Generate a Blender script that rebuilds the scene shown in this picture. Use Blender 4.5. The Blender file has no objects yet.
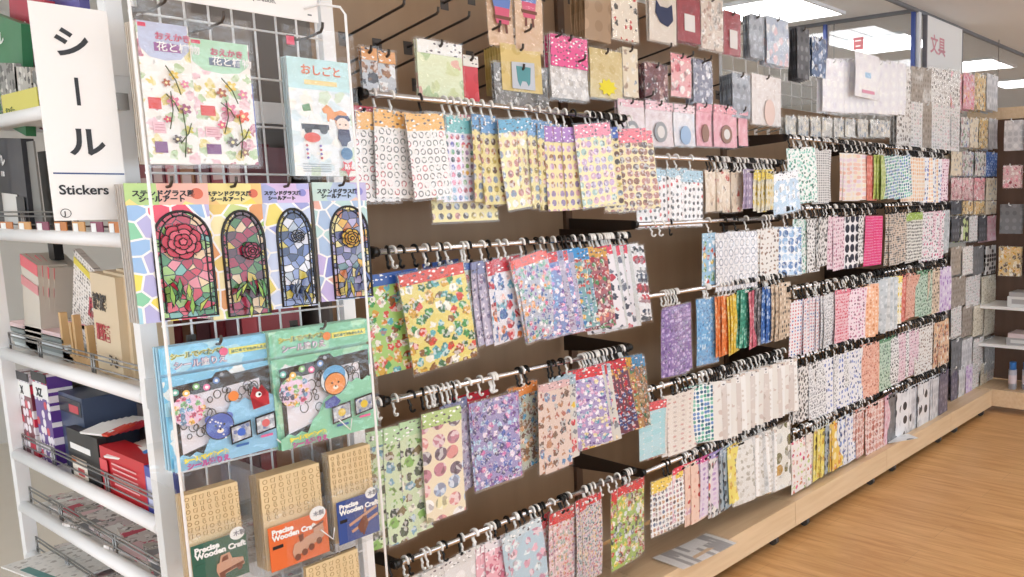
import bpy, math, random
from mathutils import Vector, Matrix
random.seed(7)
R = math.radians
COL = bpy.context.scene.collection
sc = bpy.context.scene

# ------------------------------------------------------------------ camera and measuring
CF, CYAW, CPIT, CROL, CX, CY = 839.45, .611033, .135405, -.0119868, 751.86, 311.32
CH = 1.5
fw = Vector((math.cos(CYAW)*math.cos(CPIT), math.sin(CYAW)*math.cos(CPIT), -math.sin(CPIT)))
r0 = Vector((math.sin(CYAW), -math.cos(CYAW), 0)); u0 = r0.cross(fw)
rt = r0*math.cos(CROL)+u0*math.sin(CROL); up = -r0*math.sin(CROL)+u0*math.cos(CROL)
def ray(x, y): return fw*CF+rt*(x-CX)-up*(y-CY)
def PY(x, y, Y):
    d = ray(x, y); p = d*(Y/d.y); p.z += CH; return p
def PXp(x, y, X):
    d = ray(x, y); p = d*(X/d.x); p.z += CH; return p
def PZ(x, y, Z):
    d = ray(x, y); p = d*((Z-CH)/d.z); p.z += CH; return p
cam = bpy.data.cameras.new('camera'); co = bpy.data.objects.new('camera', cam); COL.objects.link(co)
cam.sensor_width = 36; cam.lens = CF/1024*36
cam.shift_x = -(CX-512)/1024; cam.shift_y = (CY-288.5)/1024
cam.clip_start = .02
m = Matrix((rt, up, -fw)).transposed().to_4x4(); m.translation = (0, 0, CH); co.matrix_world = m
sc.camera = co

# ------------------------------------------------------------------ materials
def srgb(c):
    if isinstance(c, str): c = [int(c[i:i+2], 16)/255 for i in (0, 2, 4)]
    return tuple((v/12.92 if v <= .04045 else ((v+.055)/1.055)**2.4) for v in c)+(1,)
MC = {}
class NT:
    def __init__(s, name):
        s.m = bpy.data.materials.new(name); s.m.use_nodes = True; s.t = s.m.node_tree; s.n = s.t.nodes
        s.b = s.n['Principled BSDF']; s.out = s.n['Material Output']
    def new(s, t, **k):
        n = s.n.new(t)
        for a, v in k.items(): setattr(n, a, v)
        return n
    def l(s, a, b): s.t.links.new(a, b)
    def math(s, op, a, b=None, c=None):
        n = s.new('ShaderNodeMath', operation=op)
        for i, v in enumerate((a, b, c)):
            if v is None: continue
            if isinstance(v, (int, float)): n.inputs[i].default_value = v
            else: s.l(v, n.inputs[i])
        return n.outputs[0]
    def mix(s, f, a, b):
        n = s.new('ShaderNodeMix', data_type='RGBA')
        for i, v in ((0, f), (6, a), (7, b)):
            if isinstance(v, (int, float)): n.inputs[i].default_value = v
            elif isinstance(v, tuple): n.inputs[i].default_value = v
            else: s.l(v, n.inputs[i])
        return n.outputs[2]
def flat(name, c, rough=.45, metal=0, coat=0, emit=0):
    if name in MC: return MC[name]
    t = NT(name); b = t.b
    b.inputs['Base Color'].default_value = srgb(c); b.inputs['Roughness'].default_value = rough
    b.inputs['Metallic'].default_value = metal; b.inputs['Coat Weight'].default_value = coat
    if emit:
        b.inputs['Emission Color'].default_value = srgb(c); b.inputs['Emission Strength'].default_value = emit
    # faint surface variation keeps it from reading as plastic clay
    if not emit:
        nz = t.new('ShaderNodeTexNoise'); nz.inputs['Scale'].default_value = 9
        tc = t.new('ShaderNodeTexCoord'); t.l(tc.outputs['Object'], nz.inputs['Vector'])
        rr = t.math('MULTIPLY_ADD', nz.outputs['Fac'], .16, rough-.08); t.l(rr, b.inputs['Roughness'])
    MC[name] = t.m; return t.m
def pat(name, bg, pal, cell=.02, rad=.38, rnd=0., ring=False, sx=1., inner=.5, rough=.4, coat=.35, edge=None, soft=False):
    """printed sheet: sticker shapes on a ground, UV in metres"""
    if name in MC: return MC[name]
    t = NT(name)
    uv = t.new('ShaderNodeUVMap'); mp = t.new('ShaderNodeMapping'); t.l(uv.outputs[0], mp.inputs[0])
    mp.inputs['Scale'].default_value = (1/(cell*sx), 1/cell, 1)
    oi = t.new('ShaderNodeObjectInfo'); cb = t.new('ShaderNodeCombineXYZ'); t.l(t.math('MULTIPLY', oi.outputs['Random'], .35), cb.inputs[0])
    if rnd > 0: t.l(t.math('MULTIPLY', oi.outputs['Random'], 13.), cb.inputs[1]); t.l(cb.outputs[0], mp.inputs['Location'])
    vec = mp.outputs[0]
    if rnd > .3 and rad < 1:
        dn = t.new('ShaderNodeTexNoise'); dn.inputs['Scale'].default_value = 2.3; dn.inputs['Detail'].default_value = 1; t.l(vec, dn.inputs['Vector'])
        dv = t.new('ShaderNodeVectorMath', operation='MULTIPLY_ADD'); t.l(dn.outputs['Color'], dv.inputs[0]); dv.inputs[1].default_value = (.7, .7, 0); t.l(vec, dv.inputs[2]); vec = dv.outputs[0]
    v = t.new('ShaderNodeTexVoronoi', voronoi_dimensions='2D'); t.l(vec, v.inputs['Vector'])
    v.inputs['Scale'].default_value = 1; v.inputs['Randomness'].default_value = rnd
    sep = t.new('ShaderNodeSeparateColor'); t.l(v.outputs['Color'], sep.inputs[0])
    ramp = t.new('ShaderNodeValToRGB'); cr = ramp.color_ramp; cr.interpolation = 'CONSTANT'
    for i, c in enumerate(pal):
        if i == 0: cr.elements[0].color = srgb(c)
        elif i == 1: cr.elements[1].position = 1/len(pal); cr.elements[1].color = srgb(c)
        else: e = cr.elements.new(i/len(pal)); e.color = srgb(c)
    if len(pal) == 1: cr.elements[1].color = srgb(pal[0])
    t.l(sep.outputs[0], ramp.inputs[0])
    jit = t.math('MULTIPLY_ADD', sep.outputs[1], .2 if rnd > .3 else .0, rad-(.1 if rnd > .3 else 0))
    mask = t.math('LESS_THAN', v.outputs['Distance'], jit)
    if ring:
        m2 = t.math('GREATER_THAN', v.outputs['Distance'], rad*.68); mask = t.math('MULTIPLY', mask, m2)
    colr = ramp.outputs[0]
    if inner:
        v2 = t.new('ShaderNodeTexVoronoi', voronoi_dimensions='2D'); t.l(mp.outputs[0], v2.inputs['Vector'])
        v2.inputs['Scale'].default_value = 3.6
        s2 = t.new('ShaderNodeSeparateColor'); t.l(v2.outputs['Color'], s2.inputs[0])
        k = t.math('GREATER_THAN', s2.outputs[0], .5); k = t.math('MULTIPLY', k, inner)
        r2 = t.new('ShaderNodeValToRGB'); c2 = r2.color_ramp; c2.interpolation = 'CONSTANT'
        c2.elements[0].color = (1, 1, 1, 1); c2.elements[1].position = .5; c2.elements[1].color = srgb(pal[-1])
        e = c2.elements.new(.78); e.color = (.03, .025, .03, 1)
        t.l(s2.outputs[1], r2.inputs[0]); colr = t.mix(k, colr, r2.outputs[0])
    col = t.mix(mask, srgb(bg), colr)
    if edge:
        v3 = t.new('ShaderNodeTexVoronoi', voronoi_dimensions='2D', feature='DISTANCE_TO_EDGE'); t.l(mp.outputs[0], v3.inputs['Vector'])
        v3.inputs['Scale'].default_value = 1; v3.inputs['Randomness'].default_value = rnd
        col = t.mix(t.math('LESS_THAN', v3.outputs['Distance'], .055), col, srgb(edge))
    t.l(col, t.b.inputs['Base Color'])
    t.b.inputs['Roughness'].default_value = rough; t.b.inputs['Coat Weight'].default_value = coat
    t.b.inputs['Coat Roughness'].default_value = .12
    # gentle film ripples
    nz = t.new('ShaderNodeTexNoise'); nz.inputs['Scale'].default_value = 26; t.l(uv.outputs[0], nz.inputs['Vector'])
    bp = t.new('ShaderNodeBump'); bp.inputs['Strength'].default_value = .25; bp.inputs['Distance'].default_value = .004
    t.l(nz.outputs['Fac'], bp.inputs['Height']); t.l(bp.outputs[0], t.b.inputs['Normal'])
    MC[name] = t.m; return t.m
def film(name='clear_film', op=.03, tint='ffffff', rough=.12):
    if name in MC: return MC[name]
    t = NT(name); t.n.remove(t.b)
    a = t.new('ShaderNodeBsdfTransparent'); g = t.new('ShaderNodeBsdfGlossy'); g.inputs['Roughness'].default_value = rough
    g.inputs['Color'].default_value = srgb(tint)
    d = t.new('ShaderNodeBsdfDiffuse'); d.inputs['Color'].default_value = srgb(tint)
    mm = t.new('ShaderNodeMixShader'); mm.inputs[0].default_value = .35; t.l(g.outputs[0], mm.inputs[1]); t.l(d.outputs[0], mm.inputs[2])
    mx = t.new('ShaderNodeMixShader')
    lw = t.new('ShaderNodeLayerWeight'); lw.inputs[0].default_value = .35
    tc = t.new('ShaderNodeTexCoord'); nz = t.new('ShaderNodeTexNoise'); nz.inputs['Scale'].default_value = 30; t.l(tc.outputs['Object'], nz.inputs['Vector'])
    bp = t.new('ShaderNodeBump'); bp.inputs['Strength'].default_value = .5; bp.inputs['Distance'].default_value = .01
    t.l(nz.outputs['Fac'], bp.inputs['Height'])
    if name != 'smoke_glass': t.l(bp.outputs[0], g.inputs['Normal'])
    f = t.math('MULTIPLY_ADD', lw.outputs['Facing'], .13, op)
    t.l(f, mx.inputs[0]); t.l(a.outputs[0], mx.inputs[1]); t.l(mm.outputs[0], mx.inputs[2]); t.l(mx.outputs[0], t.out.inputs[0])
    MC[name] = t.m; return t.m

WHITE = flat('white_painted_metal', 'f2f2f2', .35)
CHROME = flat('chrome_metal', 'd8d8da', .22, 1)
WIRE = flat('grey_steel_wire', '8d8c8a', .35, .8)
DKWIRE = flat('dark_steel_wire', '5a5450', .4, .7)
BLACKP = flat('black_plastic', '141414', .35)
WHITEP = flat('white_plastic', 'f4f2ee', .35)
BRKT = flat('dark_brown_metal', '33261e', .5)
INK = flat('black_ink', '23252b', .5)
NAVY = flat('navy_ink', '24407c', .5)
PAPER = flat('white_card', 'f3f2f0', .45, coat=.2)
REDI = flat('red_ink', 'cc3040', .5)
FILM = film()
ACRYL = film('clear_acrylic', .05, 'e8eef2', .06)
MILKY = film('milky_plastic', .5, 'f3f3f8', .2)

# ------------------------------------------------------------------ mesh helpers
class MB:
    def __init__(s): s.v = []; s.f = []; s.uv = []; s.sm = []
    def quad(s, a, b, c, d, uv=None, smooth=False):
        i = len(s.v); s.v += [tuple(a), tuple(b), tuple(c), tuple(d)]; s.f.append((i, i+1, i+2, i+3))
        s.uv += list(uv) if uv else [(p[0]+p[1], p[2]) for p in (a, b, c, d)]; s.sm.append(smooth)
    def box(s, x0, x1, y0, y1, z0, z1, M=None):
        P = [Vector((x, y, z)) for z in (z0, z1) for y in (y0, y1) for x in (x0, x1)]
        U = [(p.x if abs(x1-x0) >= abs(y1-y0) else p.y, p.z if abs(z1-z0) > 1e-3 else p.y) for p in P]
        if z1-z0 < min(x1-x0, y1-y0): U = [(p.x, p.y) for p in P]
        if M: P = [M @ p for p in P]
        base = len(s.v); s.v += [tuple(p) for p in P]
        for q in ((0, 1, 5, 4), (3, 2, 6, 7), (2, 0, 4, 6), (1, 3, 7, 5), (4, 5, 7, 6), (2, 3, 1, 0)):
            s.f.append(tuple(base+k for k in q)); s.uv += [U[k] for k in q]; s.sm.append(False)
        return s
    def tube(s, pts, r, n=6, cap=True, closed=False):
        pts = [Vector(p) for p in pts]; rings = []
        N = len(pts); prev = None
        for i, p in enumerate(pts):
            if closed: d = pts[(i+1) % N]-pts[i-1]
            else: d = pts[min(i+1, N-1)]-pts[max(i-1, 0)]
            d.normalize()
            if prev is None:
                a = Vector((0, 0, 1)) if abs(d.z) < .9 else Vector((1, 0, 0)); a = (a-d*a.dot(d)).normalized()
            else:
                a = prev-d*prev.dot(d); a.normalize()
            prev = a; b = d.cross(a)
            base = len(s.v)
            for k in range(n):
                t = 2*math.pi*k/n; s.v.append(tuple(p+a*math.cos(t)*r+b*math.sin(t)*r))
            rings.append(base)
        for i in range(N if closed else N-1):
            A = rings[i]; B = rings[(i+1) % N]
            for k in range(n):
                k2 = (k+1) % n
                s.f.append((A+k, A+k2, B+k2, B+k)); s.uv += [(k/n, i), (k/n+.1, i), (k/n+.1, i+1), (k/n, i+1)]; s.sm.append(True)
        if cap and not closed:
            for rr, rev in ((rings[0], True), (rings[-1], False)):
                q = [rr+k for k in range(n)]; q = q[::-1] if rev else q
                s.f.append(tuple(q)); s.uv += [(0, 0)]*n; s.sm.append(False)
        return s
    def poly(s, pts2, y0, y1, M=None):
        """extruded outline given in x,z between y0 (front) and y1"""
        n = len(pts2); base = len(s.v)
        for y in (y0, y1):
            for x, z in pts2:
                p = Vector((x, y, z)); s.v.append(tuple(M @ p if M else p))
        s.f.append(tuple(base+k for k in range(n))); s.uv += [tuple(p) for p in pts2]; s.sm.append(False)
        s.f.append(tuple(base+n+k for k in reversed(range(n)))); s.uv += [tuple(p) for p in reversed(pts2)]; s.sm.append(False)
        for k in range(n):
            k2 = (k+1) % n; s.f.append((base+k2, base+k, base+n+k, base+n+k2)); s.uv += [pts2[k2], pts2[k], pts2[k], pts2[k2]]; s.sm.append(False)
        return s
    def mesh(s, name, mat):
        me = bpy.data.meshes.new(name); me.from_pydata(s.v, [], s.f)
        ul = me.uv_layers.new(name='UVMap')
        for i, u in enumerate(s.uv): ul.data[i].uv = u
        me.polygons.foreach_set('use_smooth', s.sm)
        me.materials.append(mat); me.update(); return me
    def build(s, name, mat, parent=None): return link(name, s.mesh(name, mat), parent)
def link(name, me, parent=None):
    o = bpy.data.objects.new(name, me); COL.objects.link(o)
    if parent: o.parent = parent
    return o
def shorten(l):
    if len(l.split()) > 16:
        for a, b in ((' from the front', ''), (' of the ', ' '), (' the ', ' '), (' small ', ' '), (' clear ', ' '), (' group', ''), (' pack,', ','), (' and ', ' ')):
            l = l.replace(a, b)
            if len(l.split()) <= 16: break
    return l
def tag(o, label=None, cat=None, group=None, kind=None):
    if label: label = shorten(label)
    if label: o['label'] = label
    if cat: o['category'] = cat
    if group: o['group'] = group
    if kind: o['kind'] = kind
    return o
def empty(name, loc, label, cat, group=None, rz=0):
    o = bpy.data.objects.new(name, None); COL.objects.link(o); o.location = loc; o.rotation_euler.z = rz
    o.empty_display_size = .05
    return tag(o, label, cat, group)
def circ(cx, cz, rx, rz=None, n=20, a0=0, a1=360):
    rz = rz or rx
    full = (a1-a0) >= 360; N = n if full else n+1
    return [(cx+rx*math.cos(R(a0+(a1-a0)*k/n)), cz+rz*math.sin(R(a0+(a1-a0)*k/n))) for k in range(N)]
def text(s, size, mat, name, parent, loc, rot=(R(90), 0, 0), bold=0., sx=1, align='LEFT', ext=.0004, shear=0):
    cu = bpy.data.curves.new(name, 'FONT'); cu.body = s; cu.size = size; cu.extrude = ext; cu.offset = bold
    cu.align_x = align; cu.resolution_u = 3; cu.shear = shear
    t = bpy.data.objects.new(name, cu); COL.objects.link(t)
    me = bpy.data.meshes.new_from_object(t); bpy.data.objects.remove(t)
    me.materials.clear(); me.materials.append(mat)
    o = link(name, me, parent); o.location = loc; o.rotation_euler = rot; o.scale = (sx, 1, 1); return o
ORD = ['', 'first', 'second', 'third', 'fourth', 'fifth', 'sixth', 'seventh', 'eighth', 'ninth', 'tenth', 'eleventh', 'twelfth', 'thirteenth', 'fourteenth', 'fifteenth', 'sixteenth', 'seventeenth', 'eighteenth']
NUM = ['', 'one', 'two', 'three', 'four', 'five', 'six', 'seven', 'eight', 'nine', 'ten', 'eleven', 'twelve', 'thirteen', 'fourteen', 'fifteen', 'sixteen', 'seventeen', 'eighteen']

# ------------------------------------------------------------------ setting
def floor_mat():
    t = NT('wood_plank_floor')
    tc = t.new('ShaderNodeTexCoord'); mp = t.new('ShaderNodeMapping'); t.l(tc.outputs['Object'], mp.inputs[0])
    mp.inputs['Rotation'].default_value = (0, 0, R(90))
    br = t.new('ShaderNodeTexBrick'); t.l(mp.outputs[0], br.inputs['Vector'])
    br.inputs['Scale'].default_value = 1; br.inputs['Brick Width'].default_value = .92; br.inputs['Row Height'].default_value = .152
    br.inputs['Mortar Size'].default_value = .0012; br.inputs['Mortar Smooth'].default_value = .3
    br.inputs['Color1'].default_value = srgb('d9a66c'); br.inputs['Color2'].default_value = srgb('cb965a'); br.inputs['Mortar'].default_value = srgb('8a5c33')
    m2 = t.new('ShaderNodeMapping'); t.l(tc.outputs['Object'], m2.inputs[0]); m2.inputs['Scale'].default_value = (14, 1.1, 1)
    nz = t.new('ShaderNodeTexNoise'); nz.inputs['Scale'].default_value = 2.2; nz.inputs['Detail'].default_value = 8; nz.inputs['Roughness'].default_value = .65
    nz.inputs['Distortion'].default_value = .8; t.l(m2.outputs[0], nz.inputs['Vector'])
    rp = t.new('ShaderNodeValToRGB'); rp.color_ramp.elements[0].position = .36; rp.color_ramp.elements[0].color = srgb('b98450')
    rp.color_ramp.elements[1].position = .66; rp.color_ramp.elements[1].color = srgb('e6bb84'); t.l(nz.outputs['Fac'], rp.inputs[0])
    c = t.mix(.6, br.outputs['Color'], rp.outputs[0])
    t.l(c, t.b.inputs['Base Color']); t.b.inputs['Roughness'].default_value = .42; t.b.inputs['Coat Weight'].default_value = .1
    return t.m
def grain(name, a, b, rough=.45, axis='X', sc_=3):
    if name in MC: return MC[name]
    t = NT(name); tc = t.new('ShaderNodeTexCoord'); mp = t.new('ShaderNodeMapping'); t.l(tc.outputs['Object'], mp.inputs[0])
    mp.inputs['Scale'].default_value = {'X': (1, 14, 14), 'Z': (12, 12, 1), 'Y': (14, 1, 14)}[axis]
    nz = t.new('ShaderNodeTexNoise'); nz.inputs['Scale'].default_value = sc_; nz.inputs['Detail'].default_value = 5; t.l(mp.outputs[0], nz.inputs['Vector'])
    rp = t.new('ShaderNodeValToRGB'); rp.color_ramp.elements[0].position = .3; rp.color_ramp.elements[1].position = .7
    rp.color_ramp.elements[0].color = srgb(a); rp.color_ramp.elements[1].color = srgb(b); t.l(nz.outputs['Fac'], rp.inputs[0])
    t.l(rp.outputs[0], t.b.inputs['Base Color']); t.b.inputs['Roughness'].default_value = rough
    MC[name] = t.m; return t.m
WOODL = grain('pale_maple_laminate', 'dabb94', 'e6cba8', .4)
PANEL = grain('brown_back_panel', 'a08468', 'ab8e70', .5, 'Z', 1.2)

tag(MB().box(-5, 14, -5, 2.7, -.05, 0).build('floor', floor_mat()), kind='structure')
tag(MB().box(-5, 14, 2.7, 7, -.05, 0).build('floor_tile', flat('cream_tile', 'd9d0c2', .4)), kind='structure')
CZ = 2.7
tag(MB().box(-5, 14, -5, 7, CZ, CZ+.05).build('ceiling', flat('ceiling_board', 'f0efed', .8)), kind='structure')
tag(MB().box(13, 13.1, -5, 7, 0, CZ).build('wall_far', flat('wall_paint', 'd6d3cd', .7)), kind='structure')
tag(MB().box(-5, 14, 6.9, 7, 0, CZ).build('wall_back', flat('wall_paint', 'd6d3cd', .7)), kind='structure')

LM = flat('lit_lamp_panel', 'ffffff', emit=7)
def lamp(cx, cy, label, sx=.64, sy=.64):
    t = empty('ceiling_light', (cx, cy, CZ), label, 'ceiling light', 'ceiling lights')
    MB().box(-sx/2, sx/2, -sy/2, sy/2, -.012, -.004).build('diffuser', LM, t)
    f = MB()
    for a in ((-sx/2-.02, -sx/2, -sy/2-.02, sy/2+.02), (sx/2, sx/2+.02, -sy/2-.02, sy/2+.02), (-sx/2, sx/2, -sy/2-.02, -sy/2), (-sx/2, sx/2, sy/2, sy/2+.02)):
        f.box(*a, -.02, 0)
    for k in (-1, 1): f.box(-sx/2, sx/2, k*sy/6-.004, k*sy/6+.004, -.016, -.012)
    f.build('frame', WHITE, t)
lamp(4.72, 3.1, 'large lit square ceiling light nearest, above the hanging blue packs')
lamp(6.24, 3.06, 'lit square ceiling light seen through the glass beside the stationery sign')
lamp(7.80, 2.95, 'lit square ceiling light just right of the white hanging sign')
lamp(9.35, 2.9, 'small far lit ceiling light at the right edge')
for (x, y) in ((1.2, .2), (3.4, .2), (5.6, .2), (7.8, .2), (1.6, 3.1), (3.2, 3.2), (0, 1.6), (-1.5, .2), (1.2, -1.8), (3.4, -1.8), (-1.5, 2.5)):
    if (x, y) == (0, 1.6): continue
    lamp(x, y, 'lit square ceiling panel above the aisle, outside the view')

# hanging glass smoke screen and hung sign
GLASS = film('smoke_glass', .18, 'b9bcc0', .03)
gc = empty('glass_screen', (5.27, 2.36, CZ), 'clear glass screen hanging from ceiling beside the stationery sign', 'glass screen')
MB().box(0, .008, 0, 1.2, -.55, -.02).build('pane', GLASS, gc)
MB().box(0, 3.0, -.004, .004, -.55, -.02).build('pane', GLASS, gc)
MB().box(-2.2, 3.0, -.012, .012, -.022, 0).box(-.012, .012, 0, 1.2, -.022, 0).build('rail', flat('grey_rail', '77777a', .5), gc)
MB().box(-.02, .0, .0, .025, -.56, -.02).build('edge_strip', flat('blue_strip', '3a4f96', .4), gc)
MB().box(-.02, .0, .66, .685, -.56, -.02).build('edge_strip', MC['blue_strip'], gc)
MB().box(.01, .045, -.02, .02, -.6, -.02).build('post', WHITE, gc)
hs = empty('hanging_sign', (5.36, 2.33, CZ), 'white hanging sign with pink lettering above the far bay', 'sign')
MB().box(0, .62, -.012, .012, -.62, -.03).build('board', PAPER, hs)
MB().box(-.015, 0, -.014, .014, -.62, -.03).box(.62, .635, -.014, .014, -.62, -.03).build('frame', flat('grey_frame', '6d6a70', .4), hs)
PINKI = flat('pink_ink', 'e0a0aa', .5)
text('文具', .13, PINKI, 'lettering', hs, (.05, -.014, -.25), bold=.002)
MB().box(.08, .25, -.0135, -.012, -.37, -.355).box(.1, .2, -.0135, -.012, -.47, -.45).build('small_print', flat('pale_pink_ink', 'e8c8cc', .5), hs)
rs = empty('notice_card', (5.235, 2.80, 2.56), 'small red square notice hanging behind the glass screen', 'sign')
MB().box(0, .006, -.075, 0, -.08, .0).build('card', flat('notice_red', 'c06468', .5), rs)
MB().box(-.002, 0, -.06, -.015, -.025, -.018).box(-.002, 0, -.055, -.02, -.06, -.053).build('print', PAPER, rs)
for (q, lb) in (((834, 22), 'thin wire hanging from the ceiling behind the clear packs'), ((999, 40), 'thin wire hanging from the ceiling at the far right')):
    p = PY(*q, 3.0 if q[0] == 834 else 2.3); tag(MB().tube([(p.x, p.y, 2.05), (p.x, p.y, CZ)], .003).build('hanging_wire', WIRE), lb, 'wire')

# ------------------------------------------------------------------ main gondola
BY, FY, BK = 1.95, 1.90, 2.28       # bar plane, fascia plane, back panel plane
bounds = [1.15, 2.09, 3.03, 3.95, 4.85, 5.595]
g = None
bayn = ['nearest bay', 'second bay', 'third bay', 'fourth bay', 'fifth bay']
for i in range(5):
    a, b = bounds[i], bounds[i+1]
    gd = empty('display_gondola', (a, BK, 0), 'pale wood based shelving bay with brown back panel, %s along the aisle' % bayn[i], 'display shelf', 'shelving bays along the aisle')
    w = b-a
    MB().box(.004, w-.004, 0, .03, .17, 2.25 if i < 2 else 1.93).build('back_panel', PANEL, gd)
    MB().box(.001, w-.001, FY-BK+.02, 0, .135, .155).build('base_shelf', WOODL, gd)
    MB().box(.0015, w-.0015, FY-BK, FY-BK+.02, .045, .160).build('kick_board', WOODL, gd)
    MB().box(-.0, .03, -.012, .03, .16, 2.25 if i < 2 else 1.94).build('upright', flat('upright_brown', '6b5240', .5), gd)
    MB().box(.03, w-.03, -.26, -.02, .0, .134).build('light_blocker', flat('light_blocker_black', '1c1a19', .7), gd)  # added black block, stops light so the gap under the kick board stays dark
    for k in (.12, w-.14) if i else (w-.14,):
        c = MB(); c.tube([(k, FY-BK+.032, .022), (k+.022, FY-BK+.032, .022)], .022, 14)
        o = c.build('caster', flat('grey_caster', '4a4846', .4), gd)
        MB().box(k-.004, k+.026, FY-BK+.022, FY-BK+.045, .03, .135).build('caster_fork', flat('fork', '2c2a28', .5, 0), o)
    if i == 0: gd['label'] = 'pale wood based shelving bay with brown back panel, nearest, beside the white rack'
# far side of the gondola run
# ------------------------------------------------------------------ S hooks
def hook_pts():
    r = .0125
    low = [(0, .009, -.012), (0, .006, -.022)]
    for k in range(8):
        a = R(60-k*32); low.append((0, -.003+.008*math.cos(a), -.034+.009*math.sin(a)))
    return [(0, -.0125, -.006)]+[(0, r*math.cos(R(180-k*22)), r*math.sin(R(180-k*22))) for k in range(10)]+low[1:]
def hook_mesh(mat, name): return MB().tube(hook_pts(), .0034, 6).mesh(name, mat)
HK = {'w': hook_mesh(WHITEP, 's_hook'), 'b': hook_mesh(BLACKP, 's_hook')}
HN = {'w': 'white', 'b': 'black'}
HOOKS = []
def hook(x, z, kind, rowname, th=0): HOOKS.append((x, z, kind, rowname, th, random.uniform(-.12, .12)))
def flush_hooks():
    HOOKS.sort(key=lambda h: h[0]); far_ = {'w': MB(), 'b': MB()}
    for i, (x, z, kind, rowname, th, tx) in enumerate(HOOKS):
        if i < 300:
            o = link('s_hook', HK[kind]); o.location = (x, BY, z); o.rotation_euler = (tx, 0, th)
            tag(o, '%s plastic S hook on the %s' % (HN[kind], rowname), 'hook', '%s hooks on the %s' % (HN[kind], rowname))
        else:
            M = Matrix.Translation((x, BY, z)) @ Matrix.Rotation(th, 4, 'Z'); far_[kind].tube([M @ Vector(p) for p in hook_pts()], .0036, 5)
    W = far_['w']; B = far_['b']; nW = len(W.f); off = len(W.v)
    W.v += B.v; W.f += [tuple(k+off for k in f) for f in B.f]; W.uv += B.uv; W.sm += B.sm
    o = W.build('s_hooks', WHITEP); o.data.materials.append(BLACKP)
    for i, p in enumerate(o.data.polygons): p.material_index = 0 if i < nW else 1
    tag(o, 'crowded black and white S hooks on the bars of the farther bays', 'hook', kind='stuff')

def bar(x0, x1, z, label, lvl):
    t = empty('hanging_bar', (x0, BY, z), label, 'rail', 'chrome hanging bars')
    L = x1-x0
    MB().tube([(0, 0, 0), (L, 0, 0)], .0085, 12).build('rail', CHROME, t)
    for xx in (0.004, L-.004):
        MB().tube([(xx-.008, 0, 0), (xx+.008, 0, 0)], .0125, 12).build('end_cap', BLACKP, t)
        s = MB(); M = None
        p = [(.0, -.045), (0, .012), (BK-BY-.012, .022), (BK-BY-.012, -.05), (.1, -.03), (.02, -.03)]
        p = [(.0, -.016), (0, .014), (BK-BY-.012, .02), (BK-BY-.012, -.04)]
        n = len(p)
        base = len(s.v)
        for dx in (-.0015, .0015):
            for (y, z_) in p: s.v.append((xx+dx, y, z_))
        for q in ((0, 1, 2, 3), (7, 6, 5, 4), (0, 4, 5, 1), (1, 5, 6, 2), (2, 6, 7, 3), (3, 7, 4, 0)):
            s.f.append(q); s.uv += [(0, 0)]*4; s.sm.append(False)
        s.build('bracket_arm', BRKT, t)
    return t

# ------------------------------------------------------------------ printed packs
D = {}
def design(key, desc, bg, pal, head=None, hh=.028, sleeve=False, **k):
    D[key] = dict(desc=desc, m=pat('print_'+key, bg, pal, **k), hh=hh, sleeve=sleeve,
                  hm=pat('header_'+key, head, ['ffffff', head, head, '5a5560'], cell=.0075, rad=.3, rnd=.8, sx=1.7, inner=0) if head else None)
def grid_mesh(name, w, h, top, mat, y=0, bend=0, nx=3, nz=8, t=.0012, z0=None, curl=0, corner=.0):
    s = MB(); h0 = top; h1 = top-h
    def Y(u, v): return y+bend*math.sin(math.pi*v)+curl*(u-.5)**2*4*v
    for side in (0, 1):
        for i in range(nx):
            for j in range(nz):
                q = []
                for (a, b) in ((i, j), (i, j+1), (i+1, j+1), (i+1, j)) if side == 0 else ((i, j), (i+1, j), (i+1, j+1), (i, j+1)):
                    u, v = a/nx, b/nz; q.append((-w/2+w*u, Y(u, v)+side*t, h0-h*v))
                s.quad(*q, uv=[(p[0]+w/2, p[2]) for p in q], smooth=False)
    for j in range(nz):
        for sx_, u in ((-w/2, 0), (w/2, 1)):
            v0, v1 = j/nz, (j+1)/nz
            q = [(sx_, Y(u, v0), h0-h*v0), (sx_, Y(u, v0)+t, h0-h*v0), (sx_, Y(u, v1)+t, h0-h*v1), (sx_, Y(u, v1), h0-h*v1)]
            if u: q.reverse()
            s.quad(*q)
    for i in range(nx):
        for v, z_ in ((0, h0), (1, h1)):
            u0_, u1_ = i/nx, (i+1)/nx
            q = [(-w/2+w*u0_, Y(u0_, v), z_), (-w/2+w*u1_, Y(u1_, v), z_), (-w/2+w*u1_, Y(u1_, v)+t, z_), (-w/2+w*u0_, Y(u0_, v)+t, z_)]
            s.quad(*q)
    return s.mesh(name, mat)
MS = {}
def pack_meshes(key, w, h, var=0):
    k = (key, round(w, 3), round(h, 3), var)
    if k in MS: return MS[k]
    d = D[key]; rb = random.Random(hash_(k)); bend = rb.uniform(-.005, .005); curl = rb.uniform(-.003, .003)
    body = grid_mesh('sticker_sheet', w, h, .01, d['m'], 0, bend, curl=curl)
    head = None
    if d['hm']:
        n = MB(); hh = d['hh']
        head = grid_mesh('header_card', w*.98, hh, .0105, d['hm'], -.0014, 0, 2, 1, .0034)
    slv = None
    if d['sleeve']: slv = grid_mesh('clear_sleeve', w+.008, h+.012, .016, FILM, -.003, bend*.6, t=.0062)
    MS[k] = (body, head, slv); return MS[k]
def hash_(k):
    v = 0
    for c in str(k): v = (v*131+ord(c)) % 1000003
    return v
def place_pack(key, w, h, loc, th, swing, lean, label, group=None, far=False, name='sticker_sheet', cat='sticker sheet', var=0):
    b, hd, sl = pack_meshes(key, w, h, var)
    o = link(name, b); o.location = loc; o.rotation_euler = (lean, swing, th); tag(o, label, cat, group)
    if hd: link('header_card', hd, o)
    if sl and not far: link('clear_sleeve', sl, o)
    return o

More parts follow.
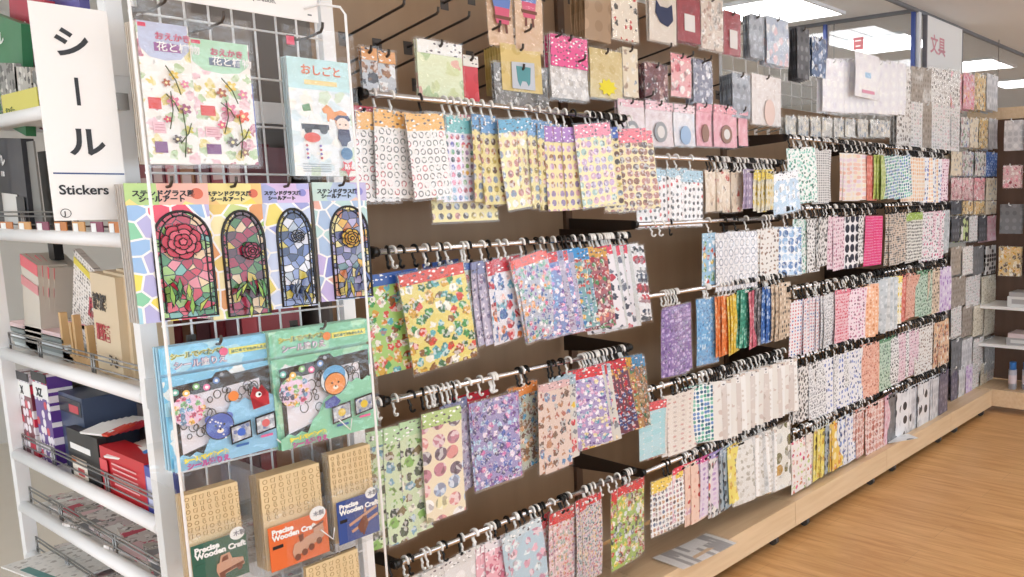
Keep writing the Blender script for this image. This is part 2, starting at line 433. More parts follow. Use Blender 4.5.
def row(rowname, short, z, items, hooks='wb', seed=1, far=False, hs=None):
    """items: (px of first hook, px of last hook, count, design, width, height, turn, extra drop)"""
    rnd = random.Random(seed)
    for it in items:
        a, b, n, kk, w, h, th = it[:7]; drop = it[7] if len(it) > 7 else 0; sw = it[8] if len(it) > 8 else 0; yo = it[9] if len(it) > 9 else 0
        zpx = it[10] if len(it) > 10 else None
        xa = ZX(a, z); xb = ZX(b, z)
        for i in range(n):
            x = xa+(xb-xa)*(i/(n-1) if n > 1 else 0)
            jit = 1 if n > 1 else .3
            t = R(th+rnd.uniform(-4, 4)*jit)
            hz = z-.040-drop-rnd.uniform(-.003, .008)*jit
            ks = kk.split('|'); key = ks[i % len(ks)]; d = D[key]
            tot = len([j for j in range(n) if j % len(ks) == i % len(ks)]); num = i//len(ks)+1
            if tot == 1: lb = 'single %s, %s' % (d['desc'], short)
            else: lb = '%s of %s %s, %s' % (ORD[num], NUM[tot], d['desc'], short)
            grp = '%s on the %s' % (d['desc']+'s', rowname)
            nm_ = 'memo_sheet' if key in ('white_strip', 'cream_label', 'label_grid') else 'card_pack' if '_card' in key or 'pack' in key or 'strip2' in key else 'planner_sheet' if far and z < 1.3 else 'sticker_sheet'
            place_pack(key, w, h, (x, BY-.003+yo, hz), t, R(sw+rnd.uniform(-2.2, 2.2)*jit), R(rnd.uniform(0, 2)), lb, grp, far, var=i % 2, name=nm_)
            hk = it[11] if len(it) > 11 else rnd.choice(hooks)
            hook(x, z, hk, rowname, rnd.uniform(-.25, .25))
def ZX(px, z):
    """X on the bar line (plane BY, height z) under image column px"""
    lo, hi = .3, 8.
    for _ in range(40):
        mid = (lo+hi)/2; v = Vector((mid, BY, z-CH)); x = CX+CF*v.dot(rt)/v.dot(fw)
        if x < px: lo = mid
        else: hi = mid
    return lo
exec_rows = []
V = ['e8746a', '5aa7a0', '3d4a66', 'e9b44c', '7fae5b', 'b88bc4', '2c2f38']
PAST = ['f3b7bd', 'bcd8ea', 'c9e2bf', 'f5e0a0', 'd8c6e8', '6a6a74']
BRIGHT = ['e2402f', 'f2b21d', '2f9a4b', '2a66b8', 'f07fae', 'ffffff', '1f2a3a']
CHAR = ['b5793f', '6a4a3a', 'd89c90', '8a9bb0', 'c9b45c', '554b46']
HOLO = ['c59ad8', '7fb8e8', 'f09ac0', '4f6bb8', 'f6e8f2', '6a4a9a']
DOTM = ['4a4a52', '6f6a70', '9a949a']
design('crimson', 'crimson backed white card pack', 'f3f0ee', ['c3203a', 'd84a5a'], 'b01c3a', .05, cell=.05, rad=.36)
design('orange_rings', 'orange headed sheet of ringed symbols', 'f6f3f2', ['3a4a52', '5a6a60', 'c8505a', '44403e'], 'f3bd6a', .042, cell=.021, ring=True, inner=.8, sleeve=True)
design('teal_dots', 'teal headed sheet of coloured dots', 'eeeaf4', ['58a05a', 'd8506a', '6a6ac0', 'ef8fb0', '3a4a5a', '7fb0d0'], '7cc2c6', .04, cell=.02, rad=.36, sleeve=True)
design('yellow_wide', 'wide pale yellow character dot sheet', 'f3e6a4', CHAR, None, cell=.026, rad=.34, sleeve=True)
design('pink_slim', 'pink headed sheet of dark dots', 'f4eef0', V, 'f2a5b4', .035, cell=.018, rad=.35)
design('blue_yellow', 'blue headed yellow character dot sheet', 'f1e5a6', CHAR, '6fa6d8', .04, cell=.026, rad=.36, sleeve=True)
design('yellow_tilt', 'tilted yellow sheet of round faces', 'f3e8ae', ['d8a878', 'a07050', 'f4f0e8', '8a9ab0', 'c88a80'], '5aa6cc', .035, cell=.028, rad=.38, sleeve=True)
design('purple_yellow', 'purple headed yellow dot sheet', 'f2e6ae', ['c5a0c8', 'b88a60', '9a8ab0', 'e0b0b8'], 'b48ad0', .045, cell=.027, rad=.36)
design('pink_yellow', 'pink headed yellow sheet of lilac dots', 'f3e6b0', ['c8a8d0', 'b7a7c7', 'a9c8c0', 'd8b0c0'], 'ee8ea6', .04, cell=.025, rad=.42, rnd=.25, sleeve=True)
design('navy_yellow', 'navy headed yellow dot sheet', 'f1e2a6', CHAR, '4a6ac0', .035, cell=.025, rad=.36)
design('hex_brown', 'pink headed cream sheet of brown dots', 'f2e3b2', ['8a5a3a', 'a87a60', '6a5a56', 'b89a80', 'c0887a'], 'f0808e', .04, cell=.024, rad=.44, rnd=.2, sleeve=True)
design('striped', 'clear striped white sheet', 'e9e8e6', ['b4b4b6', 'f4f4f4'], None, cell=.02, rad=.6, sx=9, inner=0, sleeve=True)
design('memo_b', 'pinkish memo sheet seen almost edge on', 'dcd2cc', ['c8bab2', 'dcd2cc', 'e8e0da'], 'f2efec', .03, cell=.03, rad=.25, rnd=.6, inner=0)
design('memo_c', 'bright white memo sheet seen almost edge on', 'f6f4f1', ['e0d8d0', 'f6f4f1'], 'd9c9bd', .012, cell=.02, rad=.25, rnd=.3, inner=0)
design('memo_d', 'grey edged clear sleeved sheet', 'cfd0cf', ['b4b6b6', 'dcdddd'], None, cell=.03, rad=.3, rnd=.5, inner=0, sleeve=True)
design('jungle', 'big tilted yellow and green cartoon animal sheet', 'e6d77a', ['d8452f', '3f9a4a', '5ab0b8', 'f2efe0', 'd8a838', '8a5a2a', '2f6a3a'], 'd8452f', .03, cell=0.024, rad=.46, rnd=.85, sleeve=True)
design('jungle2', 'green cartoon animal sheet', 'a9cf72', ['3f9a4a', '5ab0b8', 'f2efe0', 'd8a838', '8a5a2a', 'd8452f'], '2a58a8', .03, cell=0.0224, rad=.46, rnd=.85)
design('navy_strip', 'dark navy sheet edge with red badge', '2a3358', ['c0304a', '5a78b8', 'd8d8e0', 'e09a60'], '24488c', .03, cell=0.0208, rad=.4, rnd=.6)
design('vehicle', 'grey green vehicle sticker sheet with red badge', '6a8078', ['b03038', 'd8b878', 'c8d8d0', '4a6a8a', '38443f'], '2e5ca8', .02, cell=.034, rad=.46, rnd=.3, sleeve=True)
design('redwhite', 'white and red toy sticker sheet', 'e8e6ee', ['c8283a', 'e07838', '3a6ab0', 'f0c0b8', '6ab0c8'], 'c8283a', .04, cell=.03, rad=.44, rnd=.5, sleeve=True)
design('silver', 'silvery sheet of small bright stickers', 'b8bccb', ['d8608a', '3a6aa8', '58a890', 'e8a050', '7a60a8', 'f0f0f4'], 'e8503a', .025, cell=0.0144, rad=.46, rnd=.8, sleeve=True)
design('blue_holo', 'blue and violet glitter sheet', '7f93c8', HOLO, 'd83038', .03, cell=0.0144, rad=.46, rnd=.9, sleeve=True)
design('teal_orange', 'teal sheet with blue and yellow top', '7aa7ac', ['e8b030', '2a78b8', 'c04840', '3a5a6a', 'd8e0e0'], '2f8fd0', .035, cell=0.016, rad=.46, rnd=.8)
design('maroon', 'maroon and green fruit sheet', 'a8606a', ['b02838', '4a8a4a', 'e07a60', 'e8c8b0', '5a3038'], 'd8a03a', .03, cell=0.0176, rad=.46, rnd=.8)
design('white_navy', 'white sheet with navy car motifs', 'ebe8ee', ['2c3558', '3a3f52', 'c02c40', '6a6f80'], 'e0405a', .03, cell=.03, rad=.3, rnd=.5, inner=.2)
design('flags', 'white sheet with black and red flag motifs', 'efedf0', ['23252f', 'c8283a', '2c3a58', '8a8a90'], None, cell=.034, rad=.4, rnd=.4, inner=.7, sleeve=True)
design('green_pale', 'pale green animal sticker strip', 'd3e3bf', ['8a7a58', '5a6a58', '7fb0c8', '8fbf6a', 'f0efe0', '3f4a44'], 'bcdcae', .04, cell=.03, rad=.4, rnd=.35, sleeve=True)
design('cream_pink', 'cream sheet of pink and blue labels with green top', 'efe2c6', ['e09a98', 'a8bcd8', 'efe6b8', 'c88a9a', 'f4f0ea', '7a6a7a'], 'b8d08a', .04, cell=.045, rad=.42, rnd=.25, sleeve=True)
design('violet_strip', 'grey violet sheet edge', 'b9b4cc', ['7a7a9a', 'd8d0e0', '9a80a0'], '8a92b8', .03, cell=0.016, rad=.4, rnd=.6)
design('galaxy', 'purple and blue glitter character sheet', '9a93c8', ['d87ab8', '4a6ac0', '7a50a8', 'a8d0ea', 'f0e0f0', '3a3a78'], None, cell=0.0176, rad=.48, rnd=.9, sleeve=True)
design('red_back', 'red headed dark sheet', '6a3a4a', ['c02838', 'e0a040', '40508a'], 'cc2436', .04, cell=0.016, rad=.44, rnd=.8)
design('teal_brown', 'blue and brown adventure sheet', 'b8c0b0', ['3a9ac8', '8a6038', 'd89a58', '2a5a8a', '6a4a38'], 'e08838', .03, cell=0.0192, rad=.46, rnd=.7, sleeve=True)
design('beige_char', 'beige pink sheet of small figures', 'e4cfc4', ['7a5a48', '5a8ab8', 'c08a68', '4a4a52', 'b86a5a'], 'e0b8b8', .02, cell=.03, rad=.36, rnd=.5, sleeve=True)
design('grey_yellow', 'grey and yellow sheet edge', 'd8d4cc', ['e8c040', 'd84a50', '8a8a90'], 'a8c0cc', .03, cell=.03, rad=.36, rnd=.4)
design('violet_holo', 'violet glitter sheet with red top', 'a99ac8', ['6a4a9a', 'd8a0c8', '5aa0b8', 'e8d8a0', 'f0e8f4'], 'd82838', .035, cell=0.0144, rad=.46, rnd=.9, sleeve=True)
design('ochre', 'ochre sheet with red top', 'b88a5a', ['e0c060', '4a8a5a', 'b84838', '6a4a6a'], 'd8a038', .03, cell=0.016, rad=.46, rnd=.8)
design('blue_brown', 'brown sheet with blue header', '8a6a50', ['3a6a4a', 'd07838', '2f4a6a', 'b89a70'], '2a8ac0', .035, cell=0.0176, rad=.46, rnd=.8, sleeve=True)
design('white_pack', 'plain white backed pack', 'e4e2e2', ['d0ccce', 'f6f4f4'], 'dcdad8', .03, cell=.05, rad=.3, inner=0, sleeve=True)
design('pink_swirl', 'pink swirl sheet', 'e8b0bc', ['d87a90', 'f4d8e0', 'b86a80'], 'e8e0e4', .025, cell=0.024, rad=.42, rnd=.8)
design('cloud_blue', 'pale blue cloud sheet with pink dragons', 'b7cfdc', ['e8b8c8', 'd8e8ee', 'c890a8'], 'cfdde4', .025, cell=0.036, rad=.36, rnd=.6, sleeve=True)
design('red_pink', 'red headed sheet of tiny pink stickers', 'e6c8cc', ['d8485a', '8ab0a8', 'f4e8e8', 'a86a90', 'd8a878'], 'd82430', .035, cell=0.0112, rad=.42, rnd=.7, sleeve=True)
design('red_multi', 'red headed glitter sheet with dark edge', 'd8cfd0', ['c86a70', '5a9aa0', 'b890b8', 'e8c070', '3a3a44'], 'd82834', .03, cell=0.008, rad=.42, rnd=.8, sleeve=True)
design('zoo', 'red headed green sheet of jungle animals', '9cc05a', ['e8dcc0', '8a4a2a', '6a7a8a', 'e8d040', 'c8402a', '2f3a34', 'dfe6ea'], 'd8303a', .03, cell=0.0216, rad=.48, rnd=.8, sleeve=True)
design('icon_blue', 'pale blue headed sheet of black and red icons', 'f1eff0', ['2a2a30', '3a3a40', 'd84a52', '2c2c34'], 'a9cbdc', .042, cell=.024, rad=.27, inner=.3, rnd=.25, sleeve=True)
design('peach_card', 'cream card pack with small red mark', 'e9dac6', ['c8604a', 'e0c8b0', 'd8c8b4'], None, cell=0.04, rad=.3, rnd=.8, sleeve=True)
design('lilac_card', 'lilac card pack edge', 'a798b8', ['c8b8d0', 'd8d0e0'], None, cell=.03, rad=.3)
design('lemon_card', 'white and yellow card pack', 'efe8d0', ['e8cc50', 'e0dccc'], 'efd868', .04, cell=.03, rad=.4)
design('iceblue', 'tilted white and ice blue card pack', 'b7cfe4', ['f0f2f6', 'c8d8ec'], 'f2f2f4', .03, cell=.04, rad=.4, rnd=.4, sleeve=True)
design('blue_floral', 'blue card with small coloured flowers', '9cc4e0', ['c8503a', 'e8c860', '6a9a5a', 'eef2f6'], 'a8cce4', .03, cell=0.024, rad=.4, rnd=.6)
design('ring_sheet', 'white sheet of thin grey rings', 'f0eff2', ['b8bcc8', '9aa0b0', 'c8ccd4'], None, cell=.034, rad=.45, ring=True, inner=0, sleeve=True)
design('script', 'white sheet of small brown words', 'efedea', ['8a6a5a', 'a88a78', '6a5a58'], None, cell=.02, rad=.25, rnd=.5, sx=1.4, inner=0)
design('blue_square', 'white sheet of blue squares', 'ebeff4', ['4a7ab8', '8ab0d8', '2f5a9a', 'b8d0e8'], None, cell=.034, rad=.46, rnd=.1, sleeve=True)
design('leaf', 'white sheet of scattered green leaves', 'eff3f0', ['2f6a58', '8ac8b8', '58a088', 'a8d8cc'], None, cell=0.0144, rad=.34, rnd=.9, inner=0, sleeve=True)
design('blackdot', 'white sheet of small black marks', 'f2f1f1', ['222226', '38383c'], None, cell=0.0176, rad=.28, rnd=.6, inner=0)
design('purple', 'purple sheet of glossy line stickers', '7a5aa0', ['4a3078', 'b89ad0', '5a3a88', '9a78b8'], None, cell=0.016, rad=.36, rnd=.6, inner=.3, sleeve=True)
design('skyblue', 'sky blue sheet of glossy line stickers', '6fb4e4', ['3a88c8', 'c8e4f6', '2f78b8', '5aa0d8'], None, cell=0.0144, rad=.36, rnd=.6, inner=.3, sleeve=True)
design('orange', 'orange sheet of line stickers', 'ec8a52', ['f6c8a0', 'd86a30'], None, cell=.018, rad=.36, rnd=.4, inner=0)
design('yellow', 'yellow sheet of line stickers', 'f2cf4e', ['f8eab0', 'd8a828'], None, cell=.018, rad=.36, rnd=.4, inner=0)
design('green', 'green sheet of line stickers', '4aa088', ['a8d8c8', '2f7a64'], None, cell=.018, rad=.36, rnd=.4, inner=0)
design('pinkred', 'rose sheet of line stickers', 'e0788a', ['f4c0c8', 'c05068'], None, cell=.018, rad=.36, rnd=.4, inner=0)
design('greyst', 'charcoal sheet of line stickers', '6f6a6e', ['b8b4b8', '3a383c'], None, cell=.018, rad=.36, rnd=.4, inner=0)
design('bluest', 'royal blue sheet of line stickers', '4a78c0', ['c0d4f0', '2a5098'], None, cell=.018, rad=.36, rnd=.4, inner=0)
design('sand', 'sand coloured sheet of line stickers', 'dcc6ae', ['f0e4d4', 'b8a088', '3a3632'], None, cell=.02, rad=.34, rnd=.3, inner=0)
design('label_grid', 'red topped label sheet with pale blue grid', 'f0eeea', ['a8d8e0', 'b8dce4'], 'e0505a', .03, cell=.02, rad=.62, sx=2., inner=0, sleeve=True)
design('cream_label', 'cream sheet of faint label rows', 'ece4dc', ['d8a8a0', 'cfc4bc', 'c8b4b0'], None, cell=.018, rad=.22, rnd=.2, sx=2.4, inner=0, sleeve=True)
design('white_strip', 'white memo sheet seen almost edge on', 'ece8e2', ['ded6ca', 'ece8e2', 'ece8e2', 'd8c8c0'], None, cell=.03, rad=.25, rnd=.6, inner=0, sx=1)
design('yell_dots', 'yellow headed sheet of small round faces', 'f2f1f0', ['3a3a58', 'b88a98', '6a7a98', '2c2c38', 'c89a78'], 'f0cf58', .045, cell=.019, rad=.38, inner=.6, sleeve=True)
design('pinkgrid', 'white sheet with pink grid squares', 'f0e9ec', ['e8c4cc', 'eed4da', 'd8a8b8'], 'e84a5c', .02, cell=.018, rad=.5, inner=0)
design('peach_spot', 'peach sheet with sparse red spots', 'eecdbc', ['c8504a', 'e8bca8', 'e6c0ac'], None, cell=.03, rad=.2, rnd=.5, inner=0)
design('lilac_line', 'lilac and white lined sheet', 'e3d6e4', ['b898c8', 'd8c0dc'], 'd85a9a', .02, cell=.02, rad=.3, rnd=.2, inner=0, sx=2)
design('flower_dark', 'white sheet with dark round flowers', 'e6e4e0', ['3a3a42', '5a5a60', 'd8605a'], 'a898d0', .02, cell=.04, rad=.4)
design('slate', 'slate blue sheet with dark discs', '9fb0bc', ['4a5660', '2f3a44'], 'a8b8c8', .03, cell=.04, rad=.34, rnd=.2)
design('lemon', 'lemon yellow sheet', 'f0e07a', ['f6ecb0', 'd8a838', '8a7a50'], None, cell=.04, rad=.3, rnd=.4, inner=.2)
design('clear_white', 'clear sleeved white sheet edge', 'e5e3df', ['d4d0c8', 'b8b4a8'], None, cell=.03, rad=.3, rnd=.5, inner=0, sleeve=True)
design('cat', 'clear sleeved white sheet with olive and amber cats', 'ecebe4', ['6a6a38', 'c8982a', 'dfe0dc', '8a8a80'], None, cell=.07, rad=.36, rnd=.3, inner=.3, sleeve=True)
design('fruit', 'white sheet with pink fruit motifs', 'f2ebe8', ['e05a88', 'e8b0b0', 'd87a60', 'c8d890'], None, cell=.03, rad=.3, rnd=.5, sleeve=True)
design('tiny_red', 'white sheet of red and blue small print', 'f3eef2', ['d8505a', '4a6ab0', 'e09aa0', 'd8808a'], None, cell=.015, rad=.26, rnd=.15, sx=1.5, inner=0, sleeve=True)
design('hotdots', 'pink sheet of small hot pink dots', 'f4ccd4', ['d83a5a', 'e0607a'], 'e87a90', .02, cell=.015, rad=.3, rnd=.4, inner=0)
design('palepink', 'pale pink lettered sheet', 'f0dce4', ['b86a8a', 'd8a0b8', '8a5a70'], None, cell=.018, rad=.28, rnd=.4, inner=0)
design('peach', 'peach lined sheet', 'f0b892', ['f8dcc8', 'd88a5a'], None, cell=.02, rad=.3, rnd=.4, inner=0)
design('greyblue', 'blue grey sheet edge', 'c2c8cc', ['a8b0b4', 'd8dcdf'], None, cell=.03, rad=.3, rnd=.4, inner=0)
design('mintdot', 'mint green sheet of small plants', 'c8dccc', ['5a8a6a', '8ab098', '3a5a48'], '6aa07a', .02, cell=0.0176, rad=.32, rnd=.6, inner=0)
design('lilacbow', 'lilac sheet with purple bows', 'e2d4ee', ['b088cc', 'c8a8dc', 'f4eef8'], None, cell=.034, rad=.36, rnd=.5, inner=0)
design('rosebrown', 'sheet of orange brown cakes', 'ecc8a4', ['a8483a', 'd88a58', '6a3a2a', 'f0e0d0'], None, cell=.034, rad=.4, rnd=.4)
design('coral', 'coral sheet of faint words', 'edb8a4', ['d88a78', 'b86a5a', 'f4d4c8'], None, cell=0.016, rad=.3, rnd=.6, inner=0)
design('charcoaldot', 'white sheet with charcoal drips', 'e9e7e6', ['2f2f33', '4a4a4e'], None, cell=0.0208, rad=.34, rnd=.7, inner=0)
design('silverdot', 'white sheet of silver grey specks', 'eeeef0', ['8a8c94', 'a8aab0', '70727a'], None, cell=0.0128, rad=.3, rnd=.7, inner=0)
design('pinkblock', 'hot pink sheet of small tabs', 'f6dfe8', ['ea4f90', 'e8407f'], None, cell=.014, rad=.56, inner=0)
design('bigblack', 'white sheet with two columns of large black dots', 'f2f1f3', ['23283a', '2a3044'], None, cell=.048, rad=.42, inner=0)
design('smallgrid', 'white sheet with fine beige and black grid', 'efece8', ['c8b09a', '8a8078', '4a4642', 'd8c4b0'], None, cell=.012, rad=.5, inner=0)
design('limehead', 'lime headed planner symbol sheet', 'f0efe9', ['3a3a3c', '8a8a80', '2f2f30'], 'a8c85a', .04, cell=.018, rad=.34, rnd=.2, inner=0)
design('pinkmemo', 'white planner sheet with pink corner', 'f1edf0', ['d85a8a', '8a8a92', '4a4a52'], None, cell=0.0192, rad=.26, rnd=.6, inner=0)
design('peachbar', 'white sheet with peach and lilac bars', 'f5eeea', ['f6d2c4', 'f3c6b4', 'f0dce6', 'f8e8d0'], None, cell=.02, rad=.42, sx=3, inner=0, sleeve=True)
design('redstrip', 'coral red sheet edge', 'ea8a7e', ['f4b8b0', 'd86a60'], None, cell=.02, rad=.4, inner=0)
design('limestrip', 'lime green sheet edge', 'c9d87a', ['e0e8a8', 'a8b858'], None, cell=.02, rad=.4, inner=0)
design('greentab', 'white sheet with green and blue tabs', 'edf2f2', ['5aa890', '6a90c8', '88c8b8', '3a6a8a'], None, cell=.016, rad=.4, rnd=.2, inner=0)
design('peachtab', 'white sheet with peach tabs', 'f5efe8', ['f0c8a0', 'e8b890', 'f4dcc0'], None, cell=.02, rad=.4, inner=0)
design('whiteblue', 'white sheet with small blue marks', 'f0f0f4', ['6a80c0', '9aa8d8', '3a4a78'], None, cell=.026, rad=.26, rnd=.5, inner=0)
design('greytext', 'grey sheet of small print', 'e3e2e0', ['8a8a8c', 'a8a8aa'], None, cell=.011, rad=.36, sx=1.3, inner=0)
design('blueflower', 'white sheet with blue round flowers', 'eef0f4', ['4a6ab8', '8aa4dc', '2f4a90'], None, cell=.044, rad=.36, rnd=.2)
design('yellflower', 'yellow sheet with orange flower', 'f0cc62', ['f6e8b8', 'e0953a', 'fbf2d0'], None, cell=.05, rad=.36, rnd=.3)
design('brownpink', 'pink sheet of reddish brown squares', 'f0dcd8', ['b86a5e', 'd89a8e', 'c87a6a', 'e0b0a4'], None, cell=.036, rad=.46, rnd=.1, sleeve=True)
design('pinklight', 'light pink sheet', 'f0c8d4', ['f8e0e8', 'e8a0b8'], None, cell=.03, rad=.3, inner=0)
design('darkgrey', 'dark grey backed pack', '7a7c80', ['8a8c90', '6a6c70'], None, cell=.05, rad=.3, inner=0)
design('whitestrip2', 'white pack with dark window', 'ecedf0', ['3a3c42', 'dfe0e4'], None, cell=.08, rad=.3, rnd=.2, inner=0)
design('greypack', 'pale grey pack', 'd3d4d9', ['c0c2c8', 'e4e5e9'], None, cell=.04, rad=.4, inner=0)
design('violetgrey', 'dark violet grey pack', '6a6678', ['8a8698', '55516a'], None, cell=.04, rad=.3, inner=0)

A0 = 'top bar of the nearest bay'
row(A0, 'top bar, nearest bay', 1.758, [
 (360, 360, 1, 'crimson', .08, .205, 4), (374, 391, 2, 'orange_rings', .115, .215, 10, .008), (420, 420, 1, 'orange_rings', .12, .212, 6, .008, -5, -.012),
 (444, 458, 3, 'teal_dots', .1, .22, 8, .008), (466, 466, 1, 'yellow_wide', .21, .285, 0, .0, 0, .03), (472, 472, 1, 'pink_slim', .08, .23, 8, 0, 0, .012),
 (482, 491, 2, 'blue_yellow', .1, .235, 10, .0), (510, 510, 1, 'yellow_tilt', .125, .25, 4, .0, -7, -.014),
 (528, 548, 3, 'blue_yellow', .115, .25, 8, .0, -3), (556, 573, 3, 'purple_yellow', .115, .25, 8, .006, -2), (587, 587, 1, 'pink_yellow', .14, .255, -8, -.004, -7, -.018),
 (592, 603, 3, 'navy_yellow', .11, .25, -22, .005, -4, .012), (618, 629, 3, 'hex_brown', .15, .258, -25, .004, -4, -.004)], 'wwb', 11)
B0 = 'second bar of the nearest bay'
row(B0, 'second bar, nearest bay', 1.376, [
 (392, 392, 1, 'jungle2', .15, .255, 0, .022, -4, .012), (425, 425, 1, 'jungle', .185, .262, -6, .02, -7, -.02),
 (438, 447, 2, 'navy_strip', .1, .235, 10, .008, -3, .014), (462, 469, 3, 'vehicle', .1, .235, 8, .012, -2), (482, 488, 2, 'violet_strip', .1, .235, 8, .01, -4),
 (498, 505, 2, 'redwhite', .11, .24, 6, .006, -5), (522, 526, 2, 'silver', .13, .25, 0, .01, -10, -.014),
 (536, 553, 4, 'blue_holo|violet_strip', .125, .25, -20, .008, -9), (559, 568, 3, 'teal_orange', .125, .25, -25, .004, -8), (573, 586, 4, 'maroon', .125, .255, -30, .004, -8),
 (591, 610, 6, 'white_navy|memo_d', .13, .27, -35, .002, -7), (618, 624, 2, 'flags', .13, .26, -30, .004, -7)], 'wwb', 12)
C0 = 'third bar of the nearest bay'
row(C0, 'third bar, nearest bay', 1.0, [
 (378, 411, 3, 'green_pale', .085, .31, 4, .034, 0), (436, 436, 1, 'cream_pink', .12, .3, -2, .02, 0, -.016), (452, 457, 2, 'violet_strip', .1, .265, 16, .01, -2, .01),
 (468, 480, 2, 'red_back', .12, .2, 10, .008, 0, .03), (491, 495, 3, 'galaxy', .155, .255, -2, .03, -1), (518, 526, 3, 'teal_brown', .115, .255, 8, .014, -2, .012),
 (549, 553, 2, 'beige_char', .12, .275, 4, .024, 1, -.006), (561, 568, 2, 'grey_yellow', .11, .27, 4, .012, 1, .006),
 (581, 590, 4, 'violet_holo|grey_yellow', .13, .26, -25, .004, -6), (594, 607, 5, 'red_back', .12, .25, -30, .002, -8), (609, 613, 2, 'ochre', .12, .25, -30, .002, -8), (617, 627, 5, 'blue_brown', .115, .245, -35, .0, -4)], 'wwb', 13)
D0 = 'lowest bar of the nearest bay'
row(D0, 'lowest bar, nearest bay', .567, [
 (405, 440, 3, 'white_pack', .14, .26, 6, .02, 0), (462, 474, 2, 'white_pack', .13, .25, 0, .01, 0), (488, 496, 3, 'pink_swirl', .1, .25, 4, .01, 0), (515, 520, 2, 'cloud_blue', .13, .26, 0, .0, -6, -.01),
 (532, 540, 3, 'red_pink', .11, .27, 10, .01, -2, .01), (562, 568, 3, 'red_pink', .12, .28, -2, .004, 0, -.002), (584, 590, 3, 'red_multi', .1, .28, 8, -.005, 0), (624, 630, 3, 'zoo', .15, .275, 2, .01, 0, .0)], 'wwb', 14)

P1 = [('top bar', 'top bar, second bay'), ('second bar', 'second bar, second bay'), ('third bar', 'third bar, second bay'), ('fourth bar', 'fourth bar, second bay'), ('lowest bar', 'lowest bar, second bay')]
row('top bar of the second bay', 'top bar, second bay', 1.640, [
 (648, 668, 2, 'icon_blue', .12, .2, 0, .005), (676, 691, 2, 'icon_blue', .125, .2, 0, .005), (716, 716, 1, 'peach_card', .15, .155, 0, .006, -2), (722, 738, 4, 'peach_card', .1, .16, 14, .004, -2, .01),
 (746, 750, 2, 'lilac_card', .08, .155, 10, .0), (758, 769, 4, 'lemon_card', .09, .165, 10, .0), (782, 786, 2, 'iceblue', .14, .17, -14, .004, -7)], 'wwb', 21)
row('second bar of the second bay', 'second bar, second bay', 1.412, [
 (708, 708, 1, 'blue_floral', .085, .2, 0, .015), (724, 746, 3, 'ring_sheet', .13, .225, 0, .012), (764, 771, 3, 'script', .11, .21, 0, .012), (785, 788, 2, 'blue_square', .13, .205, -20, .012, 0, -.004)], 'wb', 22)
row('third bar of the second bay', 'third bar, second bay', 1.163, [
 (673, 677, 3, 'purple', .13, .245, -6, .02), (705, 708, 3, 'skyblue', .125, .25, 2, .008), (719, 726, 3, 'orange', .1, .235, 14, .008), (731, 736, 3, 'yellow', .1, .235, 14, .008, -3),
 (743, 748, 3, 'green', .11, .23, 8, .004), (752, 756, 2, 'pinkred', .11, .235, 14, .004), (759, 763, 2, 'greyst', .11, .235, 14, .004), (767, 771, 2, 'bluest', .11, .235, 12, .004), (776, 784, 3, 'sand', .12, .24, 6, .0)], 'wwb', 23)
row('fourth bar of the second bay', 'fourth bar, second bay', .835, [
 (650, 653, 2, 'label_grid', .12, .2, -8, .012), (662, 662, 1, 'rosebrown', .09, .22, 0, .02, 0, .03), (674, 684, 3, 'cream_label', .13, .225, 2, .01), (693, 700, 2, 'greentab', .1, .22, -30, .006), (704, 783, 18, 'white_strip|memo_b|memo_c', .13, .235, -34, .006)], 'wb', 24)
row('lowest bar of the second bay', 'lowest bar, second bay', .545, [
 (664, 668, 2, 'yell_dots', .15, .205, 0, .012), (681, 686, 3, 'pinkgrid', .12, .2, 2, .0), (692, 698, 3, 'peach_spot', .11, .245, 4, .0), (704, 709, 3, 'lilac_line', .11, .24, 4, .0), (715, 718, 2, 'flower_dark', .11, .26, 6, .0),
 (724, 728, 2, 'slate', .1, .25, 8, .0, -4), (732, 735, 2, 'lemon', .1, .24, 8, .0, -4), (740, 765, 9, 'clear_white|memo_d|memo_c', .12, .265, -20, .0, -2), (774, 777, 2, 'cat', .14, .29, -8, -.01, -3, -.012)], 'wb', 25)

row('top bar of the third bay', 'top bar, third bay', 1.748, [
 (799, 802, 3, 'leaf', .15, .235, -14, .01, -4), (820, 823, 2, 'greytext', .13, .235, -8, .01), (848, 858, 4, 'peachbar', .19, .22, 0, .016), (870, 873, 2, 'redstrip', .12, .22, 8, .016), (877, 883, 3, 'limestrip', .12, .22, 10, .014, -4)], 'wb', 31, True)
row('top bar of the fourth bay', 'top bar, fourth bay', 1.748, [
 (888, 892, 2, 'greentab', .14, .22, 0, .012, -6), (899, 903, 2, 'greentab', .14, .22, -10, .01, -6), (908, 917, 4, 'peachtab', .14, .24, -10, .012, -4), (920, 934, 5, 'whiteblue|peachtab', .15, .25, -14, .012, -2), (937, 942, 3, 'palepink', .14, .24, -14, .012)], 'wb', 32, True)
row('second bar of the third bay', 'second bar, third bay', 1.447, [
 (800, 803, 2, 'leaf', .14, .24, 2, .012), (812, 815, 2, 'blackdot', .12, .24, 4, .012), (822, 826, 3, 'charcoaldot', .13, .22, 6, .012, 0), (834, 838, 2, 'palepink', .11, .25, 4, .012), (850, 853, 2, 'bigblack', .15, .25, 0, .012), (862, 862, 1, 'blackdot', .08, .24, 4, .012), (872, 874, 2, 'pinkblock', .17, .25, 0, .016)], 'wb', 33, True)
row('second bar of the fourth bay', 'second bar, fourth bay', 1.45, [
 (893, 898, 3, 'smallgrid', .19, .27, 0, .016), (912, 916, 3, 'limehead', .18, .27, 0, .016), (926, 938, 5, 'pinkmemo|palepink', .17, .28, -6, .016), (941, 945, 2, 'greyblue', .12, .26, -6, .01)], 'b', 34, True)
